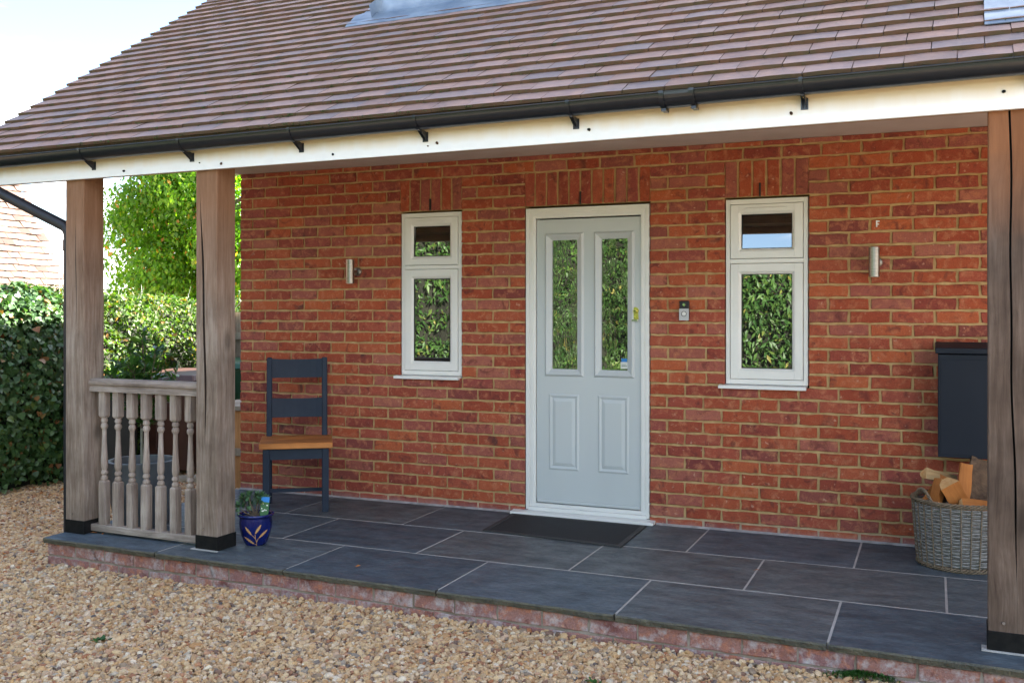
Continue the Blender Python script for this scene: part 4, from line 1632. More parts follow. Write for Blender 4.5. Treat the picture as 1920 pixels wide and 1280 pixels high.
for sx in (-1, 1):
    legs(sx * .190, -.185, .424, .044).build('leg', 'navy', ch, bevel=.003)
    legs(sx * .187, .182, 1.000, .038, .045).build('leg', 'navy', ch, bevel=.006)
MB().box((-.235, -.235, .426), (.235, -.012, .463)).build('seat_board', 'seat_wood', ch, bevel=.003)
MB().box((-.235, -.0105, .426), (.235, .200, .463)).build('seat_board', 'seat_wood', ch, bevel=.003)
for z0, z1 in ((.860, .985), (.588, .715)):
    mb = MB()
    n = 8
    vs = []
    for z in (z0, z1):
        k = .045 * (z - .46) / .54
        for y in (0, .016):
            for i in range(n + 1):
                x = -.170 + .340 * i / n
                c = .018 * (1 - (x / .17) ** 2)
                zz_ = z + (.006 * (x / .17) ** 2 if z == z1 else 0)
                vs.append((x, .170 + k + c + y, zz_))
    m = n + 1
    fs = []
    for i in range(n):
        fs += [(i, i + 1, 2 * m + i + 1, 2 * m + i), (m + i + 1, m + i, 3 * m + i, 3 * m + i + 1), (2 * m + i, 2 * m + i + 1, 3 * m + i + 1, 3 * m + i), (i + 1, i, m + i, m + i + 1)]
    fs += [(0, 2 * m, 3 * m, m), (n, m + n, 3 * m + n, 2 * m + n)]
    mb.add(vs, fs).build('slat', 'navy', ch)
MB().box((-.169, -.197, .352), (.169, -.177, .424)).build('apron', 'navy', ch)
MB().box((-.169, .172, .352), (.169, .190, .424)).build('apron', 'navy', ch)
for sx in (-1, 1):
    MB().box((sx * .190 - .009, -.163, .352), (sx * .190 + .009, .163, .424)).build('side_apron', 'navy', ch)
    MB().box((sx * .190 - .010, -.163, .105), (sx * .190 + .010, .163, .130)).build('stretcher', 'navy', ch)
MB().box((-.180, -.010, .106), (.180, .010, .129)).build('stretcher', 'navy', ch)

# ------------------------------------------------------------------ small blue pot, its plant and label
PC = Vector((1.202, -1.391, 0))
pot = thing('plant_pot', 'small cobalt blue glazed pot with gold sprigs, on slate beside a post', 'plant pot', PC)
pprof = [(.050, .001), (.057, .003), (.066, .018), (.080, .055), (.0895, .095), (.0925, .125), (.0895, .150), (.0895, .158), (.099, .164), (.1025, .170), (.1000, .177), (.092, .178), (.086, .170), (.086, .158)]
MB().lathe(pprof, 40, cap=True).build('pot_body', 'blue_glaze', pot, smooth=True)
MB().lathe([(.001, .160), (.05, .163), (.087, .158)], 24, cap=False).build('soil', 'terracotta_soil', pot)


def prad(z):
    pr = pprof[:8]
    for (r0, z0), (r1, z1) in zip(pr, pr[1:]):
        if z0 <= z <= z1:
            return r0 + (r1 - r0) * (z - z0) / (z1 - z0)
    return pr[0][0]


ca = math.atan2(CAM.y - PC.y, CAM.x - PC.x)


def on_pot(dx, z, off=.0008):
    r_ = prad(z) + off
    a = ca + math.asin(max(-.95, min(.95, dx / r_)))
    return (r_ * math.cos(a), r_ * math.sin(a), z)


def sprig(mb, p0, p1, w):
    p0, p1 = Vector(p0), Vector(p1)
    d = p1 - p0
    nrm = Vector((-d.y, d.x)).normalized()
    n = 11
    pr = []
    for i in range(n + 1):
        t = i / n
        wid = w * (math.sin(math.pi * min(1, t * .92 + .08)) ** .8) * (1.0 if i % 2 else .62)
        pr.append((p0 + d * t, wid))
    L = [on_pot(*(p + nrm * q)) for p, q in pr]
    C_ = [on_pot(*p, .0012) for p, q in pr]
    Rr = [on_pot(*(p - nrm * q)) for p, q in pr]
    m = n + 1
    mb.add(L + C_ + Rr, [(i, i + 1, m + i + 1, m + i) for i in range(n)] + [(m + i, m + i + 1, 2 * m + i + 1, 2 * m + i) for i in range(n)])


mb = MB()
zs_ = .000355
cvp = lambda x, y: ((x - 507) * zs_, (1134 - y) * zs_)
for a, b, w in (((440, 935), (342, 803), .0075), ((500, 915), (592, 772), .0085), ((560, 985), (688, 870), .0075), ((480, 1085), (325, 968), .0075)):
    sprig(mb, cvp(*a), cvp(*b), w)
for pts in (((522, 1125), (520, 1060), (500, 990), (497, 930)), ((500, 1000), (470, 960), (440, 935)), ((520, 1060), (540, 1010), (562, 985)), ((521, 1110), (500, 1095), (480, 1085))):
    pp = [cvp(*q) for q in pts]
    vs = []
    for x, z in pp:
        vs += [on_pot(x - .0016, z), on_pot(x + .0016, z + .0006)]
    mb.add(vs, [(2 * i, 2 * i + 1, 2 * i + 3, 2 * i + 2) for i in range(len(pp) - 1)])
mb.build('gold_sprig', 'gold_paint', pot)

plant = thing('pot_plant', 'small woody evergreen with leafy rosettes growing in the blue pot', 'plant', PC + Vector((0, 0, .16)))
CR = Vector((math.cos(YAW), math.sin(YAW), 0))
CF = Vector((-math.sin(YAW), math.cos(YAW), 0))
LP, LN = [], []
rr = random.Random(9)
heads = [(-.080, .02, .098), (-.037, -.01, .118), (-.028, .0, .068), (-.098, -.01, .056), (.034, .01, .112), (.052, .03, .098), (-.055, .03, .085), (.000, .03, .105), (-.085, .04, .075), (.020, -.02, .095)]
sm = MB()
for a, b, c in heads:
    tip = CR * a + CF * b + Vector((0, 0, c))
    base = CR * (a * .12) + CF * (b * .1)
    mid = base.lerp(tip, .55) + Vector((rr.uniform(-.01, .01), rr.uniform(-.01, .01), -.012))
    sm.tube([base, mid, tip], [.0042, .003, .0018], 5)
    for q in range(44):
        d = Vector((rr.gauss(0, 1), rr.gauss(0, 1), rr.gauss(.35, .8))).normalized()
        LP.append(tip + d * .004 + Vector((0, 0, rr.uniform(-.012, .006))))
        LN.append(d)
sm.build('stem', 'bark', plant)


def blades(name, P, D, L, w, mat, parent, kind='stuff', rs_=3):
    """narrow leaves pointing along D"""
    rr = random.Random(rs_)
    vs, fs = [], []
    for p, d in zip(P, D):
        d = Vector(d).normalized()
        s = d.cross(Vector((0, 0, 1)) if abs(d.z) < .95 else Vector((1, 0, 0))).normalized()
        n = s.cross(d)
        l = L * rr.uniform(.7, 1.25)
        b = len(vs)
        m = p + d * l * .5 + n * l * .06
        vs += [tuple(p), tuple(m - s * w * l), tuple(m + s * w * l), tuple(p + d * l - n * l * .05)]
        fs += [(b, b + 2, b + 1), (b + 1, b + 2, b + 3)]
    o = np_obj(name, np.array(vs), np.array(fs), [mat], parent, kind)
    return o


blades('leaf', LP, LN, .030, .24, 'pot_leaf', plant)
lab = thing('plant_label', 'blue topped plant label with white flower picture stuck in the pot', 'plant label', PC + CR * .052 + CF * -.03 + Vector((0, 0, .15)), YAW + .05)
mb = MB()
w_, z0, z1, z2 = .0235, .008, .093, .116
mt = Matrix.Rotation(R(-6), 4, 'X') @ Matrix.Rotation(R(4), 4, 'Y')
mb.box((-w_, -.0008, z0), (w_, .0008, z1), 0, mt)
mb.box((-w_, -.0008, z1 + .0003), (w_, .0008, z2 + .006), 1, mt)
rr = random.Random(4)
for i in range(9):
    x, z = rr.uniform(-w_ * .75, w_ * .75), rr.uniform(z0 + .03, z1 - .008)
    mb.lathe([(.0001, -.0012), (.0038, -.0011)], 7, (0, 0, 0), 2, axis='y', cap=False)
    k = len(mb.v) - 14
    for q in range(k, len(mb.v)):
        p = mt @ Vector((mb.v[q][0] + x, mb.v[q][1], mb.v[q][2] + z))
        mb.v[q] = tuple(p)
mb.box((-w_ * .9, -.0012, z1 - .012), (-w_ * .4, -.0009, z1 - .004), 3, mt)
mb.box((-.004, -.0006, -.02), (.004, .0006, z0), 0, mt)
mb.build('card', ['green_print', 'tag_blue', 'white_print', 'yellow_print'], lab)

# ------------------------------------------------------------------ log basket
BC = Vector((4.876, -.326, 0))
bk = thing('basket', 'round grey willow basket holding split logs, below the parcel box', 'basket', BC)


def brad(z):
    return .200 + .030 * (z / .34) ** .8


wv = MB()
NST = 30
nrow = 34
for i in range(nrow):
    z = .030 + i * (.300 / nrow)
    n = NST * 4
    rr = random.Random(i)
    pts = []
    gap = .002 if i == 17 else 0
    for k in range(n):
        a = 2 * math.pi * k / n
        pts.append(((brad(z) + .0055 * math.cos(NST / 2 * a + math.pi * (i % 2)) + rr.uniform(-.001, .001)) * math.cos(a),
                    (brad(z) + .0055 * math.cos(NST / 2 * a + math.pi * (i % 2))) * math.sin(a), z + gap + .0016 * math.sin(3 * a + i) + rr.uniform(-.0006, .0006)))
    # closed ring with a four-sided strand
    vs, fs = [], []
    hr = .0046
    for k, p in enumerate(pts):
        a = 2 * math.pi * k / n
        o = Vector((math.cos(a), math.sin(a), 0))
        p = Vector(p)
        vs += [p + o * hr * .7, p + Vector((0, 0, hr)), p - o * hr * .7, p - Vector((0, 0, hr))]
    for k in range(n):
        l = (k + 1) % n
        for q in range(4):
            r_ = (q + 1) % 4
            fs.append((k * 4 + q, l * 4 + q, l * 4 + r_, k * 4 + r_))
    wv.add(vs, fs)
wv.build('weave', 'weave', bk, kind='stuff', smooth=True)
sk_ = MB()
for i in range(NST):
    a = 2 * math.pi * (i + .5) / NST
    sk_.tube([((brad(z) + .006) * math.cos(a), (brad(z) + .006) * math.sin(a), z) for z in (.006, .08, .17, .26, .345)], .0036, 5)
sk_.build('stake', 'weave_rib', bk, kind='stuff')
for z, r0, nm, mt_ in ((.340, .231, 'rim', 'weave_rib'), (.012, .203, 'base_braid', 'weave_rib')):
    mb = MB()
    for s_ in range(4):
        pts = []
        for k in range(121):
            a = 2 * math.pi * k / 120
            t = a * 14 + s_ * math.pi / 2
            pts.append(((r0 + .009 * math.cos(t)) * math.cos(a), (r0 + .009 * math.cos(t)) * math.sin(a), z + .009 * math.sin(t)))
        mb.tube(pts, .0046, 5, cap=False)
    mb.build(nm, mt_, bk)
MB().lathe([(.0005, .012), (.195, .012)], 24, cap=False).build('base', 'weave_rib', bk)
for a0 in (math.pi + YAW + .25, YAW - .45):
    mb = MB()
    for s_ in range(3):
        pts = []
        for k in range(25):
            t = k / 24
            a = a0 + (t - .5) * .62
            w_ = t * 22 + s_ * 2.09
            pts.append(((.232 + .006 * math.cos(w_)) * math.cos(a), (.232 + .006 * math.cos(w_)) * math.sin(a), .342 + .062 * math.sin(math.pi * t) + .006 * math.sin(w_)))
        mb.tube(pts, .0045, 5)
    mb.build('handle', 'weave_rib', bk)


def log(label, off, axis, nrm, L, w, d, mats, seed):
    """split log: off/axis/nrm in (right, away, up) of the view; nrm is the normal of its split face"""
    rr = random.Random(seed)
    f3 = lambda q: CR * q[0] + CF * q[1] + Vector((0, 0, q[2]))
    ax = f3(axis).normalized()
    nn = f3(nrm)
    nn = (nn - ax * nn.dot(ax)).normalized()
    wd = nn.cross(ax)
    sec = [(-w / 2, 0), (-w * .1, .002), (w / 2, 0), (w * .42, -d * .45), (w * .15, -d * .95), (-w * .2, -d), (-w * .45, -d * .5)]
    n = len(sec)
    vs, fs, mi = [], [], []
    st_ = 4
    for i in range(st_ + 1):
        x = -L / 2 + L * i / st_
        for y, z in sec:
            e = rr.uniform(-.003, .003)
            vs.append((x + (rr.uniform(-.004, .004) if i in (0, st_) else 0), y * (1 + .03 * math.sin(i + seed)) + e, z + rr.uniform(-.002, .002)))
    for i in range(st_):
        for k in range(n):
            l = (k + 1) % n
            fs.append((i * n + k, (i + 1) * n + k, (i + 1) * n + l, i * n + l))
            mi.append(0 if k in (0, 1) else (2 if k in (3, 4, 5) else 0))
    fs.append(tuple(range(n))); mi.append(1)
    fs.append(tuple(st_ * n + k for k in range(n))[::-1]); mi.append(1)
    me = bpy.data.meshes.new('split_log')
    me.from_pydata(vs, [], fs)
    for q in mats:
        me.materials.append(M[q])
    me.polygons.foreach_set('material_index', mi)
    me.update()
    o = bpy.data.objects.new('split_log', me)
    COL.objects.link(o)
    m = Matrix.Identity(4)
    for i, v in enumerate((ax, wd, nn)):
        for k in range(3):
            m[k][i] = v[k]
    m.translation = BC + f3(off)
    o.matrix_world = m
    bm = bmesh.new()
    bm.from_mesh(me)
    bmesh.ops.recalc_face_normals(bm, faces=bm.faces)
    bm.to_mesh(me)
    bm.free()
    return tag(o, label, 'log', 'split logs in the basket')


OR, PA, BA = ('log_face', 'log_end', 'log_bark'), ('log_pale', 'log_end', 'log_bark'), ('log_bark', 'log_end', 'log_bark')
log('bright orange split log lying across the front of the basket', (-.060, -.090, .372), (.55, .25, -.85), (-.35, -.9, .30), .15, .095, .07, OR, 1)
log('upright orange split log standing tallest in the middle of the basket', (.018, -.02, .432), (.16, .15, 1), (.05, -1, .1), .19, .066, .05, OR, 2)
log('pointed log with pale wedge end leaning at the left basket rim', (-.138, -.02, .378), (.30, .1, 1), (-.9, -.35, .1), .15, .06, .075, OR, 3)
log('pale weathered log lying at the back of the basket', (-.055, .09, .440), (1, .25, -.28), (0, -.9, .4), .20, .06, .05, PA, 4)
log('large dark log with bark facing out, at the right of the basket', (.120, .03, .415), (.35, .2, 1), (.1, -1, .2), .26, .15, .08, BA, 5)
log('short orange log low at the front rim, below the bright one', (.030, -.125, .330), (1, .1, -.12), (0, -.8, .6), .15, .07, .05, OR, 6)
log('brown log half hidden behind the pointed one at left', (-.100, .045, .370), (.6, .3, .6), (-.2, -.9, .3), .20, .08, .06, OR, 7)
log('shaded bark log deep in the basket on the right', (.110, -.075, .320), (1, -.2, .25), (0, -.7, .7), .18, .08, .06, BA, 8)
log('flat dark log lying inside the basket behind the left rim', (-.105, -.085, .315), (1, -.5, -.15), (0, -.3, .9), .20, .08, .05, BA, 9)

# ------------------------------------------------------------------ large planter behind the balustrade with its shrub
PL = Vector((.190, -1.195, 0))
plr = thing('planter', 'large dark grey glazed planter standing behind the balustrade', 'planter', PL)
MB().lathe([(.150, .002), (.165, .01), (.190, .15), (.205, .30), (.2085, .372), (.2105, .378), (.2105, .392), (.205, .396), (.192, .396), (.188, .39), (.186, .34)], 44).build('pot_body', 'grey_pot', plr, smooth=True)
MB().lathe([(.001, .335), (.187, .332)], 24, cap=False).build('soil', 'terracotta_soil', plr)
shr = thing('shrub', 'glossy evergreen shrub on a cane growing in the grey planter', 'shrub', PL + Vector((0, 0, .33)))
MB().tube([(-.008, 0, 0), (-.008, 0, .55)], .0075, 8).build('cane', 'cane', shr)
sm = MB()
P_, N_, D_ = [], [], []
rr = random.Random(31)
for i in range(46):
    a = rr.uniform(0, 2 * math.pi)
    rad = .30 * math.sqrt(rr.random())
    top = .50 + .50 * (1 - rad / .30) * rr.uniform(.5, 1.0) + rr.uniform(-.05, .08)
    if i > 38:
        top = rr.uniform(.30, .45)
        rad *= .6
    tip = Vector((rad * math.cos(a), rad * math.sin(a), top))
    b0 = Vector((rr.uniform(-.02, .02), rr.uniform(-.02, .02), min(top - .08, rr.uniform(.28, .48))))
    sm.tube([b0, b0.lerp(tip, .5) + Vector((0, 0, -.02)), tip], [.006, .004, .002], 4)
    for q in range(20):
        t = rr.uniform(.30, 1.0)
        p = b0.lerp(tip, t)
        d = ((tip - b0).normalized() * .5 + Vector((rr.gauss(0, 1), rr.gauss(0, 1), rr.gauss(.25, .6))).normalized()).normalized()
        P_.append(p)
        D_.append(d)
sm.build('stem', 'bark', shr)
vs, fs = [], []
tv, tf = LEAF['lance']
for p, d in zip(P_, D_):
    s = d.cross(Vector((0, 0, 1))).normalized()
    s = (s + Vector((rr.gauss(0, .3), rr.gauss(0, .3), rr.gauss(0, .3)))).normalized()
    n = s.cross(d)
    L = .085 * rr.uniform(.7, 1.25)
    b = len(vs)
    for x, y, z in tv:
        vs.append(tuple(p + s * (x * L) + d * (y * L) + n * (z * L)))
    fs += [tuple(i + b for i in f) for f in tf]
np_obj('leaf', np.array(vs), np.array(fs), ['shrub_leaf'], shr, 'stuff')

# ------------------------------------------------------------------ bins, board, timber box, fence behind the house corner


def wheelie_bin(label, x, y, rot, body, lid, h=.92, w=.46, d=.52):
    t = thing('wheelie_bin', label, 'bin', (x, y, -.172), rot, 'bins kept behind the balustrade')
    mb = MB()
    a, b = w / 2, d / 2
    k = .80
    vs = [(-a * k, -b * k, .06), (a * k, -b * k, .06), (a * k, b * k, .06), (-a * k, b * k, .06), (-a, -b, h - .09), (a, -b, h - .09), (a, b, h - .09), (-a, b, h - .09)]
    mb.add(vs, [(3, 2, 1, 0), (4, 5, 6, 7), (0, 1, 5, 4), (1, 2, 6, 5), (2, 3, 7, 6), (3, 0, 4, 7)])
    for i in range(-2, 3):
        if i:
            mb.box((i * a * .36 - .006, -b * .93 - .004, .25), (i * a * .36 + .006, -b * .85, h - .16))
    mb.box((-a - .012, -b - .012, h - .115), (a + .012, b + .012, h - .088))
    mb.build('body', body, t, bevel=.006)
    mb = MB()
    a2, b2 = a + .018, b + .022
    vs = [(-a2, -b2 - .02, h - .085), (a2, -b2 - .02, h - .085), (a2, b2, h - .085), (-a2, b2, h - .085), (-a2 * .9, -b2 * .9, h - .03), (a2 * .9, -b2 * .9, h - .03), (a2 * .9, b2 * .92, h), (-a2 * .9, b2 * .92, h)]
    mb.add(vs, [(3, 2, 1, 0), (4, 5, 6, 7), (0, 1, 5, 4), (1, 2, 6, 5), (2, 3, 7, 6), (3, 0, 4, 7)])
    mb.build('lid', lid, t, bevel=.008)
    MB().tube([(-a, b + .05, h - .08), (a, b + .05, h - .08)], .014, 8).build('handle', body, t)
    for sx in (-1, 1):
        MB().lathe([(.03, -.02), (.095, -.02), (.1, -.012), (.1, .012), (.095, .02), (.03, .02)], 20, (sx * a * .95, b * .86, .1), axis='x').build('wheel', 'black_bin', t, smooth=True)
    return t


wheelie_bin('brown wheelie bin with brown lid behind the balustrade', -1.66, 1.28, YAW - .2, 'brown_bin', 'brown_bin', .95, .56, .60)
wheelie_bin('black wheelie bin by the hedge, left of the brown bin', -1.90, .60, YAW + 1.9, 'black_bin', 'black_bin', .86)
wheelie_bin('wheelie bin with green lid behind the brown bin', -1.62, 2.02, YAW - .1, 'green_bin', 'green_bin', 1.02, .58, .6)
wheelie_bin('dark bin with blue lid between post and house corner', -1.02, 1.95, YAW + .1, 'black_bin', 'blue_lid', 1.00, .58, .6)
mb = MB()
mt = Matrix.Translation((-1.18, .98, -.15)) @ Matrix.Rotation(R(38), 4, 'Z')
mb.box((-.5, -.09, -.02), (.5, .09, .022), 0, mt)
tag(mb.build('board', 'pale_board', None, bevel=.003), 'pale board lying on the gravel in front of the brown bin', 'board')
tb = thing('timber_box', 'orange timber box with grey top rail beside the house corner', 'planter box', (-.62, 1.02, -.172), 0.1)
for i in range(6):
    MB().box((-.33 + i * .11, -.25, .01), (-.33 + i * .11 + .106, -.228, .655)).build('plank', 'orange_timber', tb)
for i in range(4):
    MB().box((.332, -.226 + i * .118, .01), (.352, -.226 + i * .118 + .112, .655)).build('plank', 'orange_timber', tb)
MB().box((-.36, -.28, .66), (.372, .27, .70)).build('top_rail', 'fence_wood', tb, bevel=.004)
MB().box((-.34, -.266, .28), (.352, -.252, .345)).build('cross_rail', 'fence_wood', tb, bevel=.003)
fn = thing('fence', 'grey board fence with square posts behind the bins', 'fence', (-2.0, 2.35, -.172), .14)
for i in range(3):
    MB().box((i * .80 - .045, -.045, 0), (i * .80 + .045, .045, 1.60)).build('fence_post', 'fence_wood', fn, bevel=.006)
for i in range(12):
    MB().box((.05 + i * .125, .047, .05), (.05 + i * .125 + .121, .065, 1.48)).build('board', 'fence_wood', fn)
for z in (.35, 1.2):
    MB().box((.046, .010, z), (1.62, .0465, z + .07)).build('rail', 'fence_wood', fn)

# ------------------------------------------------------------------ hedges


def hedge(name, label, A, B, hw, hfun, p, nleaf, size, mat, shape, amp=.09, front=1, seed=1, z0=-.172, spread=.7, droop=.5, deep=.07, stems=40, phi_max=2.4, jit=.35):
    """A-B: ground line of the hedge's middle; front=+1: front lies to the right of A->B"""
    A, B = Vector((A[0], A[1], 0)), Vector((B[0], B[1], 0))
    t = thing(name, label, 'hedge', tuple((A + B) / 2 + Vector((0, 0, z0))))
    base = (A + B) / 2 + Vector((0, 0, z0))
    d = (B - A).normalized()
    nr = Vector((d.y, -d.x, 0)) * front
    Ln = (B - A).length
    rr = np.random.default_rng(seed)

    def surf(s, ph, k=1.0, inset=0.0):
        h = hfun(s)
        cx, sx = math.cos(ph), math.sin(ph)
        x = hw * math.copysign(abs(cx) ** (2 / p), cx)
        z = h * abs(sx) ** (2 / p)
        nx_ = math.copysign(abs(x / hw) ** (p - 1), x) / hw
        nz = (z / h) ** (p - 1) / h
        l = math.hypot(nx_, nz) + 1e-9
        nx_, nz = nx_ / l, nz / l
        b = amp * (mnoise.noise(Vector((s * 1.3, ph * 1.6, seed))) + .6 * mnoise.noise(Vector((s * 3.7, ph * 4.5, seed + 5)))) - inset
        x = x * k + nx_ * b
        z = z * k + nz * b
        return A + d * s + nr * x + Vector((0, 0, max(z, .0))), nr * nx_ + Vector((0, 0, nz))

    # arc-length weights over phi
    phs = np.linspace(.0, phi_max, 60)
    hm = hfun(Ln / 2)
    xy = np.array([(hw * np.sign(np.cos(q)) * abs(np.cos(q)) ** (2 / p), hm * abs(np.sin(q)) ** (2 / p)) for q in phs])
    cum = np.concatenate([[0], np.cumsum(np.linalg.norm(np.diff(xy, axis=0), axis=1))])
    P, N = [], []
    for i in range(nleaf):
        s = rr.uniform(0, Ln)
        ph = np.interp(rr.uniform(0, cum[-1]), cum, phs)
        q, n = surf(s, ph, 1.0, abs(rr.normal(0, deep)) - .01)
        if mat == 'laurel' and q.z < 1.3 and rr.random() > .30 + .70 * max(0, q.z) / 1.3:
            continue
        P.append(q - A * 0)
        N.append(n)
    P = np.array([tuple(q + Vector((0, 0, 0))) for q in P]) - np.array(tuple(Vector((base.x, base.y, 0))))
    P[:, 2] = np.maximum(P[:, 2], .02)
    leaves('foliage', P, np.array([tuple(n) for n in N]), size, mat, t, shape=shape, spread=spread, droop=droop, jit=jit)
    # solid hull inside: blocks light, inner shade put into its dark colour
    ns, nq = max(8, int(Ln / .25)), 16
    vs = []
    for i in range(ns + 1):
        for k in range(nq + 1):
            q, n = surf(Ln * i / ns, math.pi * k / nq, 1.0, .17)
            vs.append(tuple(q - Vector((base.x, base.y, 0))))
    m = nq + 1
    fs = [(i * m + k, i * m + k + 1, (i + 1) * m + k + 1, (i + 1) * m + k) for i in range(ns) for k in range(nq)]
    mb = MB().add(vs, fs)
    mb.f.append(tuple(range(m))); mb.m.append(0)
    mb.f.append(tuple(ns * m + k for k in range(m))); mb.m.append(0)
    mb.build('inner_shade_hull', 'twig', t, kind='stuff')
    if stems:
        mb = MB()
        for i in range(stems):
            s = rr.uniform(0, Ln)
            ph = rr.uniform(.7, 1.9)
            q, n = surf(s, ph, 1.0, .1)
            q = q - Vector((base.x, base.y, 0))
            e = q + n * rr.uniform(.08, .2) + Vector((rr.normal(0, .04), rr.normal(0, .04), rr.uniform(.0, .1)))
            mb.tube([q, (q + e) / 2 + Vector((0, 0, .015)), e], [.004, .003, .0015], 4)
        mb.build('twig', 'cane', t, kind='stuff')
    return t


hedge('hedge', 'dark ivy covered hedge at the left, behind the downpipe', (-2.80, -5.2), (-2.80, .72), .60, lambda s: 1.62 + .05 * math.sin(s * 1.3), 4.5, 46000, .044, 'ivy', 'ivy', .10, 1, 3, spread=.55, droop=1.0, stems=70, jit=.28)
hedge('hedge', 'sunlit mixed hedge with rounded top behind the balustrade', (-3.05, .78), (-2.75, 5.2), .86, lambda s: 1.66 + .07 * math.sin(s * 1.7 + 1) + .03 * math.sin(s * 5), 2.6, 36000, .042, 'hedge_leaf', 'oval', .16, 1, 8, spread=.8, droop=.3, stems=140)


def lh(s):
    x = 8.0 - s
    if x > 1.2:
        return 2.55 + .12 * math.sin(x * 2.1)
    if x < -1.2:
        return 4.9 + .3 * math.sin(x * 1.4)
    return 2.55 + (1.2 - x) / 2.4 * 2.35


hedge('hedge', 'tall glossy laurel hedge mirrored in the window and door panes', (8.0, -9.9), (-9.0, -9.9), .75, lh, 4.0, 60000, .098, 'laurel', 'lance', .22, 1, 12, spread=.75, droop=.6, stems=0, deep=.12)

# ------------------------------------------------------------------ tree beyond the hedge
TB = Vector((-8.1, 9.2, -.17))
tree = thing('tree', 'bright green leafy tree in sunshine beyond the hedge', 'tree', TB)
rr = random.Random(17)
clumps = []
for i in range(62):
    d = Vector((rr.gauss(0, 1), rr.gauss(0, 1), rr.gauss(.15, .9))).normalized()
    k = rr.uniform(.45, 1.0)
    c = Vector((d.x * 1.75 * k, d.y * 1.75 * k, 3.15 + d.z * 1.95 * k))
    if c.z < 1.2:
        c.z = 1.2 + rr.uniform(0, .5)
    clumps.append((c, rr.uniform(.42, .68)))
for k in range(10):
    clumps.append((Vector((1.6 + rr.uniform(-.4, 1.2), .6 + rr.uniform(-.6, .6), rr.uniform(1.6, 4.6))), rr.uniform(.5, .7)))
for k in range(34):
    clumps.append((CR * rr.uniform(-2.0, 1.6) + CF * rr.uniform(-.9, .5) + Vector((0, 0, rr.uniform(.75, 2.5))), rr.uniform(.42, .6)))
clumps.append((Vector((-1.35, -.3, 3.35)), .55))
clumps.append((Vector((-1.62, -.4, 2.55)), .5))
clumps.append((Vector((-.45, -.7, 4.1)), .55))
for i, (c, r_) in enumerate(clumps):
    lim = -2.45 + max(0.0, c.z - 2.9) * 1.45
    e = lim - (c.dot(CR) - r_ * 1.02)
    if e > 0:
        clumps[i] = (c + CR * e, r_)
P_, N_ = [], []
for c, r_ in clumps:
    n = int(720 * (r_ / .55) ** 2)
    for q in range(n):
        d = Vector((rr.gauss(0, 1), rr.gauss(0, 1), rr.gauss(.2, 1))).normalized()
        k = r_ * (1 - .35 * abs(rr.gauss(0, .6))) * (1 + .15 * mnoise.noise(d * 2.3 + c))
        P_.append(tuple(c + d * k))
        N_.append(tuple((d + Vector((0, 0, .5))).normalized()))
leaves('crown', np.array(P_), np.array(N_), .082, 'tree_leaf', tree, shape='oval', spread=.6, droop=1.1)
mb = MB()
mb.tube([(0, 0, 0), (.05, .02, .8), (-.03, 0, 1.7), (.05, .05, 2.8), (0, 0, 3.9)], [.16, .13, .10, .07, .03], 10)
for c, r_ in clumps[::2]:
    z = max(.7, min(3.2, c.z - .7))
    mb.tube([(0.02, 0, z), (c.x * .5, c.y * .5, (z + c.z) / 2 + .1), tuple(c)], [.05, .03, .012], 5)
mb.build('trunk', 'bark', tree, smooth=True)

# ------------------------------------------------------------------ neighbouring house with old clay tiles
nh = thing('neighbouring_house', 'neighbouring house with sunlit pale clay tile roof beyond the hedge', 'house', (-7.4, 1.0, -.172))
NE, NRX, NVY = Vector((-5.62, 0, 1.045)), None, 4.0
npit = math.atan2(3.07 - 1.77, 6.85 - 6.06)
ncp, nsp = math.cos(npit), math.sin(npit)
NL = 4.2
no = Vector((-7.4, 1.0, -.172))


def nr_pt(y, q, n=0.0):
    return Vector((NE.x - q * ncp + n * nsp, y, NE.z + q * nsp + n * ncp)) - no


y0n, y1n = -6.0, NVY
mb = MB()
mb.prism([nr_pt(y0n, 0, -.03), nr_pt(y1n - .05, 0, -.03), nr_pt(y1n - .05, NL, -.03), nr_pt(y0n, NL, -.03)], (-.03, 0, -.02))
pk = nr_pt(0, NL, -.03)
far = NE.x - no.x - 2 * NL * ncp
mb.prism([(pk.x - .002, y0n - no.y, pk.z), (pk.x - .002, y1n - .05 - no.y, pk.z), (far, y1n - .05 - no.y, NE.z - no.z), (far, y0n - no.y, NE.z - no.z)], (.03, 0, -.03))
nroof = mb.build('roof', 'old_tile', nh)
NTM = [tile_me(tile_mesh(.163, 60 + s), ('old_tile', 'old_tile_edge')) for s in range(8)]
NTD = [tile_mesh(.163, 60 + s) for s in range(8)]
rr = random.Random(23)
ml = MB()
jobs = []
for c in range(int(NL / .1)):
    q = c * .1
    y = NVY - .083 - (.083 if c % 2 else 0) + rr.uniform(-.012, .012)
    while y > 1.2:
        jobs.append((y, q))
        y -= .1655
vis = []
for i, (y, q) in enumerate(jobs):
    w_ = nr_pt(y, q) + no
    v = in_view(w_, 4)
    ok = v and v[1] < 548 and v[1] > 335 and v[0] < 126
    vis.append(bool(ok))
cnt = 0
